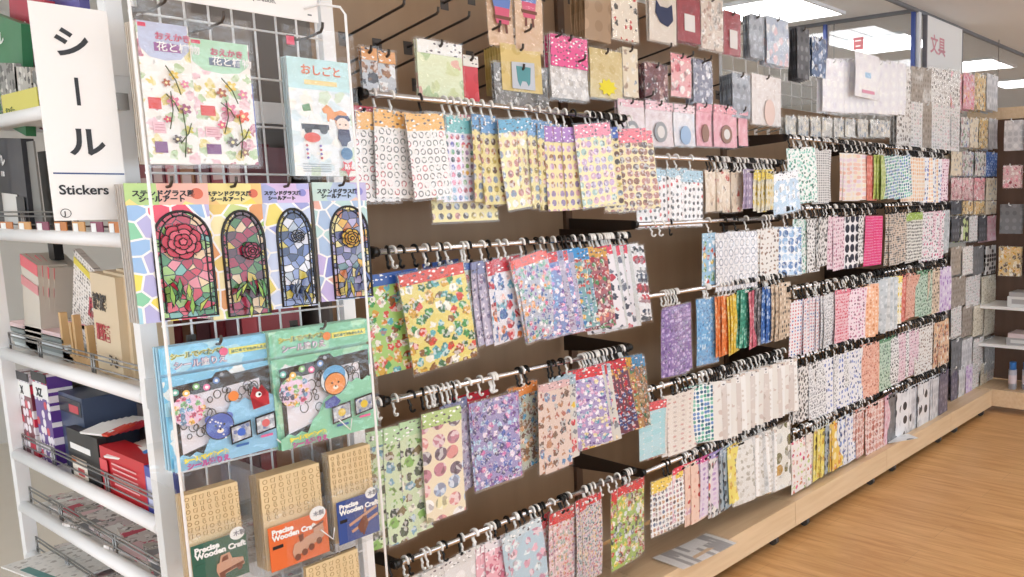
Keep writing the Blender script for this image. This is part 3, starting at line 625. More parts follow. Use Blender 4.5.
row('third bar of the third bay', 'third bar, third bay', 1.09, [
 (800, 804, 2, 'tiny_red', .17, .26, 0, .016), (808, 820, 5, 'tiny_red', .11, .25, 8, .014), (824, 829, 3, 'silverdot', .11, .25, 8, .012), (841, 844, 2, 'hotdots', .14, .255, 2, .008, 0), (850, 858, 4, 'palepink', .11, .255, -24, .01), (862, 868, 3, 'peach', .13, .265, -26, .008)], 'wb', 35, True)
row('third bar of the fourth bay', 'third bar, fourth bay', 1.11, [
 (876, 888, 6, 'greyblue|memo_d', .15, .28, -24, .008), (891, 894, 2, 'lemon_card', .12, .26, -20, .01), (900, 904, 2, 'redstrip', .14, .26, 0, .012), (903, 905, 1, 'blackdot', .14, .265, -4, .012, 0, .02), (911, 915, 2, 'coral', .15, .25, 2, .012), (922, 926, 2, 'mintdot', .17, .26, 0, .01), (932, 935, 2, 'sand', .14, .27, 2, .01), (942, 945, 2, 'lilacbow', .18, .27, 0, .01)], 'b', 36, True)
row('fourth bar of the third bay', 'fourth bar, third bay', .785, [
 (795, 798, 2, 'charcoaldot', .13, .25, 8, .01), (804, 808, 2, 'charcoaldot', .13, .26, 2, .01), (817, 841, 5, 'silverdot|whiteblue', .16, .27, 0, .012), (847, 856, 3, 'whiteblue', .15, .27, 0, .012), (868, 870, 2, 'coral', .18, .285, 0, .006)], 'b', 37, True)
row('fourth bar of the fourth bay', 'fourth bar, fourth bay', .785, [
 (886, 889, 2, 'mintdot', .17, .28, 0, .008), (896, 903, 3, 'blackdot|palepink', .14, .27, 2, .008), (910, 913, 2, 'palepink', .15, .27, 2, .006), (920, 930, 4, 'script', .15, .28, 0, .006), (939, 943, 2, 'rosebrown', .18, .28, 0, .006)], 'b', 38, True)
row('lowest bar of the third bay', 'lowest bar, third bay', .46, [
 (800, 802, 2, 'fruit', .17, .25, 2, .012), (811, 813, 2, 'cream_label', .12, .25, 4, .01), (818, 824, 3, 'lemon', .1, .245, 6, .008), (829, 829, 1, 'slate', .1, .245, 6, .008), (835, 837, 2, 'yellflower', .13, .245, 4, .006), (843, 846, 2, 'blueflower', .13, .25, 4, .006), (850, 853, 2, 'whiteblue', .12, .25, 4, .006), (858, 860, 2, 'brownpink', .11, .25, 6, .004)], 'bw', 39, True)
row('lowest bar of the fourth bay', 'lowest bar, fourth bay', .45, [
 (874, 876, 2, 'brownpink', .2, .28, 0, -.01), (886, 888, 2, 'pinklight', .12, .29, 4, -.01), (893, 893, 1, 'darkgrey', .13, .3, 4, -.01), (902, 905, 2, 'whitestrip2', .15, .29, 0, .0), (911, 916, 3, 'greypack', .14, .28, 2, .0), (921, 927, 4, 'whitestrip2', .13, .28, 4, .0), (932, 938, 4, 'greypack', .13, .27, 4, .0), (944, 944, 1, 'violetgrey', .16, .27, 4, .0)], 'b', 40, True)

bar(1.16, 2.06, 1.758, 'chrome hanging bar at the top of the nearest bay, above yellow sheets', 0)
bar(1.16, 2.06, 1.376, 'chrome hanging bar second from top in the nearest bay', 0)
bar(1.16, 2.06, 1.0, 'chrome hanging bar third from top in the nearest bay', 0)
bar(1.16, 2.06, .567, 'chrome hanging bar lowest in the nearest bay, above the red topped packs', 0)
for z, s in ((1.64, 'top'), (1.412, 'second'), (1.163, 'third'), (.835, 'fourth'), (.545, 'lowest')):
    bar(2.10, 3.0, z, 'chrome %s hanging bar of the second bay from the white rack' % s, 1)
for i, (a, b, nm) in enumerate(((3.05, 3.93, 'third'), (3.97, 4.83, 'fourth'))):
    for z, s in ((1.748, 'top'), (1.448, 'second'), (1.10, 'middle'), (.785, 'fourth'), (.455, 'lowest')):
        bar(a, b, z, 'chrome %s hanging bar of the %s bay from the white rack' % (s, nm), 2)
# spare hooks bunched on the bars
def bunch(px0, px1, n, z, rowname, pat_='wb'):
    a, b = ZX(px0, z), ZX(px1, z)
    for i in range(n): hook(a+(b-a)*i/max(n-1, 1), z, pat_[i % len(pat_)], rowname, random.uniform(-.3, .3))
bunch(592, 618, 12, 1.758, A0, 'bbbw'); bunch(590, 628, 12, 1.376, B0, 'wwwb'); bunch(422, 452, 7, 1.0, C0, 'bwwbww'); bunch(585, 628, 14, 1.0, C0, 'bbbwbbww')
bunch(585, 625, 6, .567, D0, 'w'); bunch(392, 475, 6, .567, D0, 'bbw'); bunch(497, 560, 8, .567, D0, 'bbwb')
bunch(387, 440, 5, 1.376, B0, 'b')
bunch(652, 670, 3, 1.412, 'second bar of the second bay', 'wwb'); bunch(663, 672, 4, 1.163, 'third bar of the second bay', 'w'); bunch(740, 776, 14, 1.163, 'third bar of the second bay', 'bwwb')
bunch(708, 776, 22, 1.64, 'top bar of the second bay', 'bbwbww'); bunch(672, 778, 22, .835, 'fourth bar of the second bay', 'bwbb'); bunch(690, 775, 22, .545, 'lowest bar of the second bay', 'bwbb')
for z, s in ((1.748, 'top'), (1.448, 'second'), (1.10, 'third'), (.785, 'fourth'), (.455, 'lowest')):
    bunch(790, 876, 24, z, '%s bar of the third bay' % s, 'bwbbw'); bunch(886, 944, 20, z, '%s bar of the fourth bay' % s, 'bbbw')
flush_hooks()
# ------------------------------------------------------------------ upper pegs and packs
UY = 2.02
def peg(x, z, label, mat=None, L=.27, group='pegs on the back panels', y1=2.285, rise=.17):
    o = empty('peg_hook', (x, y1, z-rise*(y1-UY)), label, 'hook', group)
    s = MB(); tipz = rise*L
    s.tube([(0, 0, 0), (0, -L, tipz), (0, -L-.006, tipz+.004), (0, -L-.008, tipz+.016)], .0036, 7)
    s.build('prong', mat or DKWIRE, o)
    MB().box(-.014, .014, -.006, .004, -.02, .018).build('base_plate', mat or DKWIRE, o)
    return o
def pk(px0, py0, px1, py1, key, n, place, Y=UY, sp=.012, white=False, th=0, sw=0, nopeg=False, plural=None, name='card_pack'):
    a, b = PY(px0, (py0+py1)/2, Y), PY(px1, (py0+py1)/2, Y)
    zt, zb = PY((px0+px1)/2, py0, Y).z, PY((px0+px1)/2, py1, Y).z
    w = (b.x-a.x)/max(.5, math.cos(R(th))); h = zt-zb; x = (a.x+b.x)/2
    d = D[key]
    for i in range(n):
        if n == 1: lb = '%s %s' % (d['desc'], place)
        else: lb = '%s, %s from the front, %s' % (d['desc'], ORD[i+1], place)
        place_pack(key, w, h, (x, Y+sp*i, zt-.01+.17*-(sp*i)), R(th), R(sw), 0, lb, '%ss %s' % (d['desc'], place), name=name, cat='card pack', var=i % 2)
    if not nopeg: peg(x, zt-.012, '%s peg for the %s %s' % ('white' if white else 'dark', d['desc'], place), WHITE if white else DKWIRE)
S = design
S('ocard', 'grey puppy line art card with orange band', 'c9ccd2', ['f2f2f2', '4a4a52', 'a87a5a'], 'e8a86a', .03, cell=.03, rad=.4, rnd=.6, sleeve=True)
S('greenpad', 'large pale green map like note pad', 'e6edc8', ['b8cf98', 'd8e0a8', 'e8b0a0', 'f0f2e0'], 'f6f6f2', .035, cell=.06, rad=.3, rnd=.9, inner=.1, sleeve=True)
S('redpad', 'red edged note pad', 'd23340', ['d84a54', 'c82a38'], 'f0ece4', .03, cell=.05, rad=.3, inner=0)
S('robot', 'yellow kraft card with teal robot picture', 'dcc27c', ['e0c888', 'd0b468'], None, cell=.06, rad=.3, inner=0)
S('darkclear', 'dark grey glossy card pack', '7c7a78', ['b8b6b4', '55524f'], None, cell=.03, rad=.4, rnd=.7, sleeve=True)
S('dollcard', 'tan card with blue and pink toy house', 'd8b490', ['dcbc9a', 'd0a884'], 'c05a4a', .012, cell=.08, rad=.3, inner=0, sleeve=True)
S('lace', 'hot pink headed pack of white lace pieces', 'd9d7d6', ['f4f2f0', 'c8c4c0', 'efece8'], 'ec5a98', .095, cell=.022, rad=.44, rnd=.8, inner=.2, sleeve=True)
S('kraftyel', 'kraft pack with bright yellow flowers', 'd9c58c', ['e0cf9a', 'd0b878'], None, cell=.05, rad=.3, inner=0, sleeve=True)
S('creamc', 'cream card pack', 'e8dcc4', ['b8a088', 'f0e8d8', '8a98a8'], None, cell=.03, rad=.3, rnd=.7, inner=.2)
S('brownbag', 'brown kraft bag pack', 'a88a6a', ['9a7c5c', 'b89878'], None, cell=.06, rad=.3, inner=0)
S('creamk', 'cream card with red flower and dark lettering', 'eadfce', ['e8dccb', 'c8403a', '3a3430', 'e8dccb', 'e6d8c4'], None, cell=.024, rad=.3, rnd=.7, inner=0, sleeve=True)
S('pouch', 'beige card with navy fabric pouch', 'e4d9cc', ['e8e0d4', 'dccfc0'], None, cell=.08, rad=.3, inner=0, sleeve=True)
S('redwin', 'dark red pack with white window', '9c2c3c', ['a83848', '8c2434'], None, cell=.04, rad=.3, inner=0, sleeve=True)
S('beigec', 'beige clear pack of small cards', 'ddd0c4', ['f0e8e0', 'c8a898', 'b8b0a8'], None, cell=.03, rad=.4, rnd=.6, sleeve=True)
S('maroonc', 'dark maroon sticker pack', '6e3a42', ['8a5058', '4a3038', 'b8908a'], None, cell=.03, rad=.4, rnd=.7, sleeve=True)
S('pinkcute', 'pink card with small white animals', 'eeb4b8', ['f8ece8', 'd86a78', 'b88a8a'], 'f0a0aa', .025, cell=.035, rad=.36, rnd=.7, sleeve=True)
S('blueclear', 'blue grey clear pack', '8a8fa6', ['b8bccc', '6a6f88', 'd8dae4'], None, cell=.03, rad=.4, rnd=.6, sleeve=True)
S('icepk', 'ice blue clear pack with pale pink print', 'c4d0e0', ['e8d0d8', 'b0c0d8', 'eef0f6'], None, cell=.04, rad=.4, rnd=.7, inner=.2, sleeve=True)
S('greystrip', 'grey film pack', '9ca4b0', ['b8c0cc', '7c8490'], None, cell=.04, rad=.3, inner=0, sleeve=True)
S('darkstrip', 'charcoal pack', '585a60', ['7a7c82', '44464c'], None, cell=.04, rad=.3, inner=0)
S('navypk', 'navy and blue pack', '4a6a98', ['8aa8d0', '2f4468', 'e8eef6'], None, cell=.04, rad=.36, rnd=.5, sleeve=True)
S('pinkcircle', 'white card with pale pink oval', 'eee9e8', ['f4f0f0', 'e4dcda'], None, cell=.03, rad=.3, rnd=.6, inner=0, sleeve=True)
S('ringgrey', 'pink edged pack with grey ring tape', 'eadde0', ['f0e6e8', 'e0d0d4'], 'f2c8d2', .03, cell=.04, rad=.3, inner=0, sleeve=True)
S('paleblue', 'white and pale blue round window pack', 'eceaf0', ['e0e4ee', 'f4f2f6'], 'f4d8de', .03, cell=.04, rad=.3, inner=0, sleeve=True)
S('pinkwin', 'pink pack with brown flower window', 'f0b4c0', ['f4c4ce', 'e8a0b0'], 'f0a8b6', .03, cell=.04, rad=.3, inner=0, sleeve=True)
S('clearbag', 'tall milky clear bag', 'f6f5fa', ['ffffff', 'eceaf4'], None, cell=.05, rad=.3, inner=0, sleeve=True)
S('clearlabel', 'tall milky clear bag with pink and blue label', 'f8f7fc', ['ffffff', 'f0eef6'], None, cell=.05, rad=.3, inner=0, sleeve=True)
S('smallclear', 'small clear pack of pale shapes', 'd4d3cf', ['f0efec', 'b0b0ae', '8a9aac', 'e4dcc8'], None, cell=.025, rad=.4, rnd=.8, inner=.3, sleeve=True)
S('whiteprint', 'white card with small dark print', 'e6e3e0', ['6a6460', 'a89c96', 'c8c2bc'], None, cell=.026, rad=.3, rnd=.7, inner=0, sleeve=True)
S('greyedge', 'brown grey card pack', 'a49a90', ['8c8278', 'b8aea4'], None, cell=.03, rad=.3, inner=0)
S('pinkhair', 'hot pink clear pack', 'eab0c0', ['e04a80', 'f0709a', 'f4a050', 'f6e0e8'], None, cell=.03, rad=.42, rnd=.7, sleeve=True)
S('amber', 'amber yellow clear pack', 'e4c890', ['e8b040', '6a5038', 'f4e8d0'], None, cell=.03, rad=.42, rnd=.7, sleeve=True)
S('multi', 'white pack with green and blue pieces', 'dcdcd8', ['6a9a70', '5a7ab8', 'b87a8a', 'e8e4d8', '6a6660'], None, cell=.028, rad=.42, rnd=.8, sleeve=True)
S('maroonp', 'maroon and pink clear pack', 'e0c0c0', ['a03a4a', 'e89aa8', 'f2e4e0'], None, cell=.03, rad=.42, rnd=.7, sleeve=True)
S('blackgreen', 'black pack with light green panel', '3a3a3c', ['c8d898', '4a4a4c', 'e4e4e0'], None, cell=.05, rad=.42, rnd=.5, inner=0)
S('creamnote', 'cream lined note pack', 'e4dcc8', ['cfc4ac', 'f0eadc', 'b8ac98'], None, cell=.02, rad=.3, rnd=.3, sx=2, inner=0, sleeve=True)
S('whitenote', 'white faint printed note pack', 'e8e7e6', ['c8c8cc', 'b0b4b0', 'e0c8cc'], None, cell=.02, rad=.3, rnd=.4, sx=1.6, inner=0, sleeve=True)
S('blackcells', 'white card with column of black cells', 'efeeee', ['2c2c30', 'efeeee'], None, cell=.03, rad=.42, sx=1.6, inner=0)

# bay one and two upper packs: (x0,y0,x1,y1,design,count,where)
UP = [
 (362, 48, 378, 93, 'ocard', 2, 'above the top bar beside the rack'), (379, 52, 396, 93, 'ocard', 1, 'right of the others above the top bar'),
 (418, 42, 463, 99, 'greenpad', 2, 'above the yellow sheets'), (464, 56, 479, 106, 'redpad', 2, 'beside the green note pad'),
 (501, 46, 541, 92, 'robot', 7, 'above the yellow sheets'), (495, 66, 548, 107, 'darkclear', 2, 'behind the kraft robot cards'),
 (488, -30, 513, 46, 'dollcard', 1, 'left of its pair'), (514, -34, 541, 52, 'dollcard', 1, 'right of its pair'),
 (551, 37, 588, 99, 'lace', 3, 'right of the kraft cards'), (590, 50, 622, 98, 'kraftyel', 2, 'beside the pink headed pack'), (623, 48, 638, 97, 'creamc', 3, 'right of the yellow flower pack'),
 (584, -35, 610, 41, 'brownbag', 6, 'at the top of the nearest bay'), (612, -30, 638, 40, 'creamk', 2, 'at the top by the brown bags'), (649, -25, 676, 42, 'pouch', 2, 'at the top of the second bay'),
 (677, -5, 700, 42, 'redwin', 3, 'left of the beige pack'), (701, -2, 723, 50, 'beigec', 2, 'at the top of the second bay'), (724, 12, 741, 55, 'redwin', 2, 'right of the beige pack'),
 (645, 64, 668, 104, 'maroonc', 5, 'in the middle of the second bay top'), (671, 55, 691, 97, 'pinkcute', 1, 'between maroon and blue packs'), (693, 60, 712, 103, 'blueclear', 4, 'right of the pink card'),
 (750, 15, 764, 58, 'greystrip', 4, 'left of the ice blue packs'), (766, 18, 788, 65, 'icepk', 4, 'under the large ceiling light'), (797, 28, 809, 79, 'darkstrip', 5, 'right of the ice blue packs'), (812, 38, 826, 77, 'navypk', 2, 'at the end of the second bay top'),
 (732, 74, 750, 118, 'greystrip', 6, 'left of the pink oval card'), (752, 76, 781, 125, 'pinkcircle', 2, 'at the end of the second bay'),
 (618, 100, 644, 143, 'ringgrey', 2, 'lowest peg row, leftmost'), (646, 102, 673, 146, 'ringgrey', 2, 'lowest row left of pale blue'), (674, 105, 695, 146, 'paleblue', 2, 'lowest peg row of the second bay'),
 (697, 104, 712, 146, 'pinkwin', 2, 'lowest peg row, narrow one'), (714, 106, 737, 147, 'pinkwin', 2, 'lowest peg row, wide one'), (739, 108, 748, 146, 'pinkwin', 1, 'lowest peg row, last one')]
for u in UP: pk(*u)
def decor(px, py, rx, rz, mat, nm, Y, parent=None, n=20):
    p = PY(px, py, Y); o = MB().poly(circ(0, 0, rx, rz, n), 0, .002).build(nm, mat, parent)
    return o, p
def stick_on(target_px, shape, mat, nm, dy=.0):
    """attach a printed picture to the card pack nearest to the pixel"""
    best = None
    for o in COL.objects:
        if o.name.startswith('card_pack') and o.parent is None:
            v = Vector((o.location.x, o.location.y, o.location.z-.06-CH)); x = CX+CF*v.dot(rt)/v.dot(fw); y = CY-CF*v.dot(up)/v.dot(fw)
            d = abs(x-target_px[0])+abs(y-target_px[1])*.6+(o.location.y-UY)*300
            if best is None or d < best[0]: best = (d, o)
    return MB().poly(shape, -.0052-dy, -.0042-dy).build(nm, mat, best[1])
C_TEAL = flat('teal_print', '5a9aa0', .5); C_NAVYC = flat('navy_fabric', '38405e', .7); C_YEL = flat('bright_yellow', 'f0e030', .5); C_PINKO = flat('pale_pink_oval', 'ecd4cc', .5)
C_BLU = flat('toy_blue', '6a86c8', .5); C_PNK = flat('toy_pink', 'd8607e', .5); C_BRN = flat('toy_brown', '7a4a3a', .5); C_GRY = flat('ring_grey', 'a6aab0', .5); C_LBL = flat('pale_blue_print', 'a8c4e4', .5)
# kraft robot cards: white bag window, teal robot
stick_on((521, 60), [(-.04, -.04), (.045, -.035), (.045, -.115), (-.04, -.115)], flat('window_grey', 'c8ccd4', .4), 'window')
stick_on((521, 60), [(-.024, -.05), (.03, -.05), (.026, -.095), (.02, -.105), (.012, -.092), (-.004, -.092), (-.012, -.108), (-.02, -.092)], C_TEAL, 'robot_picture', .001)
for px in (500, 527):
    stick_on((px, 0), [(0, -.03), (.032, -.07), (.026, -.1), (-.026, -.1), (-.034, -.07)], C_BLU, 'house_roof')
    stick_on((px, 0), [(-.026, -.095), (.026, -.095), (.022, -.14), (-.022, -.14)], C_PNK, 'house_wall', .0005)
    stick_on((px, 0), [(-.03, -.118), (.03, -.118), (.028, -.128), (-.028, -.128)], C_BRN, 'house_band', .001)
    stick_on((px, 0), [(-.016, -.14), (-.008, -.14), (-.01, -.165), (-.018, -.165)], C_BRN, 'house_leg', .0005)
    stick_on((px, 0), [(.008, -.14), (.016, -.14), (.018, -.165), (.01, -.165)], C_BRN, 'house_leg', .0005)
star = []
for k in range(18): a = R(20*k); r_ = .038 if k % 2 == 0 else .026; star.append((r_*1.15*math.cos(a), -.11+r_*math.sin(a)*.75))
stick_on((606, 70), star, C_YEL, 'flower_print')
stick_on((662, 5), [(-.04, -.08), (-.02, -.1), (.02, -.1), (.045, -.085), (.05, -.14), (.02, -.165), (-.02, -.155), (-.045, -.125)], C_NAVYC, 'pouch')
stick_on((688, 15), [(-.03, -.06), (.03, -.06), (.03, -.12), (-.03, -.12)], flat('window_white', 'e8e4e2', .4), 'window')
stick_on((732, 30), [(-.025, -.06), (.025, -.06), (.025, -.13), (-.025, -.13)], MC['window_white'], 'window')
stick_on((766, 95), circ(.015, -.14, .04, .055), C_PINKO, 'oval')
for q in ((660, 122), (631, 122)): stick_on(q, circ(0, -.095, .034, .036), C_GRY, 'tape_ring'); stick_on(q, circ(0, -.095, .02, .022), MC['window_white'], 'ring_hole', .001)
stick_on((685, 122), circ(0, -.1, .03, .034), C_LBL, 'round_window')
stick_on((725, 124), circ(0, -.1, .036, .036), flat('flower_brown', 'a08074', .5), 'flower_window'); stick_on((705, 124), circ(0, -.1, .022, .034), MC['flower_brown'], 'flower_window'); stick_on((725, 124), circ(0, -.1, .02, .02), MC['window_white'], 'flower_heart', .001)
# empty dark pegs above the nearest bay, tips measured
for i, (tx, ty) in enumerate(((404, 6), (438, 14), (469, 18), (500, 27), (531, 30), (562, 35))):
    p = PY(tx, ty, 1.99); o = peg(p.x, p.z-.17*.28+.17*(2.285-UY), 'empty dark peg above the nearest bay, %s from the left' % ORD[i+1], L=.29)
for i, (tx, ty) in enumerate(((585, 60), (653, 96), (671, 48), (693, 56), (711, 60))):
    p = PY(tx, ty, 1.99); peg(p.x, p.z-.17*.28+.17*(2.285-UY), 'short dark peg end among the upper packs, %s from the left' % ORD[i+1], L=.29)

# bay three upper: white mesh, long white pegs, milky bags
for i in range(2, 5):
    a, b = bounds[i], bounds[i+1]
    gm = empty('wire_mesh_panel', (a, 2.29, 1.92), 'white wire mesh panel above the %s' % bayn[i], 'wire panel', 'wire mesh above the bays')
    s = MB()
    for k in range(10): s.tube([(.02+(b-a-.04)*k/9, 0, 0), (.02+(b-a-.04)*k/9, 0, .27)], .003, 5)
    for k in range(5): s.tube([(.02, 0, .01+.065*k), (b-a-.02, 0, .01+.065*k)], .003, 5)
    s.build('mesh', WHITE, gm); MB().box(0, .02, -.01, .01, .0, .3).build('post', WHITE, gm)
bags = [826, 832, 838, 844, 850, 856]
for i, x in enumerate(bags): pk(x-2, 60, x+16, 112, 'clearbag', 2, 'above the third bay, %s from the left' % ORD[i+1], sp=.03, white=True, th=-6)
pk(855, 54, 879, 98, 'clearlabel', 1, 'above the third bay, front', Y=1.97, white=True)
stick_on((867, 72), [(-.03, -.08), (.03, -.08), (.03, -.105), (-.03, -.105)], flat('sky_label', 'a4cdee', .4), 'blue_label'); stick_on((867, 72), [(-.06, -.165), (.07, -.165), (.07, -.18), (-.06, -.18)], flat('rose_label', 'e8a0b8', .4), 'pink_label')
for i, x in enumerate((874, 882, 890)): pk(x-2, 62, x+14, 114, 'clearbag', 2, 'right of the labelled bag, %s from it' % ORD[i+1], sp=.03, white=True, th=-6)
for i, x in enumerate((786, 798, 810, 822, 834, 846, 858, 870, 880)): pk(x, 116+i*.6, x+10, 137, 'smallclear', 2, 'low above the third bay, %s from the left' % ORD[i+1], white=True, sp=.03, name='small_pack')
stick_on2 = None
# bay four upper
for r_, (y0, y1) in enumerate(((66, 101), (101, 147))):
    ks = ['whiteprint', 'greyedge', 'greyedge', 'whiteprint', 'whiteprint'] if r_ == 0 else ['whiteprint', 'whitenote', 'greyedge', 'whitenote', 'whitenote']
    for i, (a, b) in enumerate(((898, 909), (912, 921), (922, 930), (931, 947), (948, 958))):
        pk(a, y0+i, b+1, y1+i, ks[i], 3, '%s row above the fourth bay, %s group' % (('upper', 'lower')[r_], ORD[i+1]), white=True, th=-4, sp=.02)
# bay five: peg rows
rows5 = [(74, 110, ['pinkhair', 'pinkhair', 'amber', 'greypack']), (118, 148, ['whitenote', 'multi', 'creamc', 'amber', 'greypack']), (152, 176, ['creamc', 'multi', 'multi', 'bluest']),
         (178, 200, ['maroonp', 'maroonp', 'pinkcute', 'creamc']), (201, 214, ['darkstrip', 'amber', 'amber', 'creamc']), (216, 241, ['darkstrip', 'blackgreen', 'whitenote', 'darkstrip', 'pinklight']),
         (246, 274, ['greyedge', 'whitenote', 'darkgrey', 'blackcells']), (276, 306, ['greyedge', 'whitenote', 'creamnote']), (305, 335, ['whitenote', 'greyedge', 'creamnote', 'creamnote']),
         (338, 372, ['darkgrey', 'greypack', 'whitenote', 'greyblue']), (364, 398, ['violetgrey', 'greypack', 'lilacbow', 'whitenote', 'creamnote', 'whitenote'])]
for r_, (y0, y1, ks) in enumerate(rows5):
    x0, x1 = 951, 999-r_*.4; n = len(ks)
    for i, k in enumerate(ks):
        a = x0+(x1-x0)*i/n; b = x0+(x1-x0)*(i+1)/n-1
        k0 = (190-y0)*-.0+0; sl = (y0-190)*-.002*(i-n/2)*3
        pk(a, y0+sl, b, y1+sl, k, 3, '%s peg row of the far bay, %s group' % (ORD[r_+1], ORD[i+1]), white=True, sp=.035, name='small_pack')

# ------------------------------------------------------------------ end gondola across the aisle end
eg = empty('display_gondola', (5.985, 2.26, 0), 'end shelving bay facing down the aisle with spray cans on it', 'display shelf')
MB().box(0, .03, -3., 0, .16, 2.02).build('back_panel', grain('dark_brown_panel', '5f4636', '6c5040', .5, 'Z', 1.2), eg)
MB().box(-.36, 0, -3., .0, .135, .155).build('base_shelf', WOODL, eg); MB().box(-.38, -.36, -3., 0.0, .045, .16).build('kick_board', WOODL, eg)
for z in (.47, .735): MB().box(-.34, 0, -3., 0, z-.02, z).build('shelf', WHITE, eg)
MB().box(-.03, .06, -3., 0, 2.02, 2.1).build('top_rail', WOODL, eg)
CANB = flat('blue_cap', '3a78c0', .35); CANW = flat('can_body', 'b9bac4', .35); BOXG = flat('grey_box', 'a8a6a6', .5); BOXW = flat('white_box', 'd8d8d6', .5)
for i in range(9):
    c = empty('spray_can', (5.72+.03*(i % 2), 1.80-.085*i, .155), 'blue capped spray can on the end bay base, %s from the corner' % ORD[i+1], 'spray can', 'spray cans on the end bay')
    c0 = MB(); c0.tube([(0, 0, 0), (0, 0, .13), (0, 0, .138)], .028, 14); c0.build('can', CANW, c)
    MB().tube([(0, 0, .138), (0, 0, .185), (0, 0, .19)], .023, 14).build('cap', CANB, c)
    MB().tube([(0, 0, .04), (0, 0, .1)], .0285, 14, cap=False).build('label', flat('can_label', 'd8c8cc', .5), c)
for i in range(7):
    for j, z in enumerate((.47, .735)):
        b = empty('flat_box', (5.68, 1.76-.19*i, z), 'flat boxed item on the %s white shelf of the end bay, %s from the corner' % (('lower', 'upper')[j], ORD[i+1]), 'box', 'boxes on the end bay shelves')
        h = .05+.02*((i*3+j) % 3)
        MB().box(0, .2, -.08, .08, 0, h).build('box', (BOXG, BOXW)[(i+j) % 2], b); MB().box(-.001, .0, -.06, .05, h*.3, h*.75).build('label', (BOXW, BOXG)[(i+j) % 2], b)
        MB().box(.002, .19, -.07, .07, h, h+.03).build('lid', (MC['can_label'], BOXG)[(i+j) % 2], b)
def epk(y, z, w, h, key, n, place, idx):
    for i in range(n):
        place_pack(key, w, h, (5.73+.02*i, y, z), R(-90), 0, 0, '%s, %s from the front, %s' % (D[key]['desc'], ORD[i+1], place), '%ss %s' % (D[key]['desc'], place), name='card_pack', cat='card pack')
    o = empty('peg_hook', (5.985, y, z-.03), 'white peg on the end bay, %s' % place, 'hook', 'pegs on the end bay')
    MB().tube([(0, 0, 0), (-.3, 0, .035), (-.303, 0, .05)], .003, 6).build('prong', WHITE, o)
er = [(1.98, 'greypack', .12, .2), (1.68, 'maroonp', .12, .15), (1.42, 'darkgrey', .15, .2), (1.13, 'clearlabel', .15, .2)]
for r_, (z, k, w_, h_) in enumerate(er):
    for i in range(5):
        kk = k if not (r_ == 3 and i == 0) else 'amber'
        epk(1.85-.19*i, z, w_, h_, kk, 3, 'end bay %s row, %s column' % (ORD[r_+1], ORD[i+1]), i)

# loose sheets lying on the base shelf
def lying(px, py, key, rz, lb, w_=.13, h_=.24, z=.163):
    p = PZ(px, py, z)-Vector((math.sin(R(rz)), -math.cos(R(rz)), 0))*h_/2; o = place_pack(key, w_, h_, (p.x, p.y, z), 0, 0, 0, lb, name='fallen_sheet', cat='sticker sheet')
    o.rotation_euler = (R(-90), 0, R(rz))
lying(697, 549, 'striped', 86, 'clear sleeved striped sheet lying on the wooden base shelf', .16, .3); lying(900, 438, 'whitestrip2', 60, 'small white sheet poking over the base shelf edge', .1, .2, .163)

# ------------------------------------------------------------------ white end rack
RY, RX0, RX1, RYB = 1.92, .655, 1.065, 2.86
rk = empty('display_rack', (0, 0, 0), 'white metal end rack with sloping shelves of books and a wire side', 'display rack')
for (x, y) in ((RX0, RY), (RX1, RY), (RX0, RYB), (RX1, RYB)):
    s = MB().box(x-.014, x+.014, y-.016, y+.016, 0, 2.25); o = s.build('post', WHITE, rk)
SZ = [1.700, 1.430, 1.118, .845, .700, .56, .36]
for i, z in enumerate(SZ):
    s = MB(); s.box(RX0+.012, RX1-.014, RY+.016, RYB-.016, z-.008, z)
    s.build('shelf', WHITE, rk)
    s = MB(); s.tube([(RX0-.004, RY+.016, z+.0), (RX0-.004, RYB-.016, z+.0)], .0155, 12); s.build('shelf_edge', WHITE, rk)
    s = MB()
    for dz in (.025, .045, .055): s.tube([(RX0+.006, RY+.03, z+dz), (RX0+.006, RYB-.03, z+dz)], .002, 6)
    for yy in (RY+.03, RY+.045, (RY+RYB)/2-.15, (RY+RYB)/2-.135, (RY+RYB)/2+.2, (RY+RYB)/2+.215, RYB-.03): s.tube([(RX0+.006, yy, z), (RX0+.006, yy, z+.056)], .0024, 6)
    s.build('wire_guard', WIRE, rk)
    s = MB(); s.box(RX0+.02, RX1-.02, RY-.005, RY+.01, z-.03, z+.015); s.build('side_rail', WHITE, rk)
    # rail across under the wire side
# wire side grid
s = MB()
for k in range(9): x = RX0+.03+(RX1-RX0-.06)*k/8; s.tube([(x, RY-.02, .25), (x, RY-.02, 2.22)], .0024, 6)
for k in range(20): z = .26+.1*k; s.tube([(RX0+.02, RY-.024, z), (RX1-.02, RY-.024, z)], .0024, 6)
s.build('wire_grid', WHITE, rk)
# connector brackets on the near post
for z in (1.77, 1.13): MB().box(RX0-.018, RX0+.05, RY-.02, RY-.016, z-.03, z+.03).build('post_clamp', WHITE, rk)
# slim wire frame standing in front of the hung packs
fx0, fx1, fyy = .358*1.70, .582*1.70, 1.70
s = MB(); s.tube([(fx0, fyy, .2), (fx0, fyy, 1.86+.03), (fx0, fyy+.02, 1.92), (fx0, RY-.03, 1.925)], .0027, 8); s.build('frame_wire', WHITE, rk)
s = MB(); s.tube([(fx1, fyy, .2), (fx1, fyy, 1.88), (fx1-.004, fyy+.01, 1.895), (fx1-.03, fyy+.04, 1.90), (fx1-.03, RY-.03, 1.90)], .0027, 8); s.build('frame_wire', WHITE, rk)
MB().box(RX0+.02, RX1-.02, 2.39, 2.392, .2, 2.2).build('divider', flat('divider_grey', '8c8a88', .6), rk) if False else None
MB().box(RX1-.03, RX1-.022, RY+.02, RYB-.02, .2, 2.2).build('inner_panel', flat('inner_taupe', '6f665f', .6), rk)

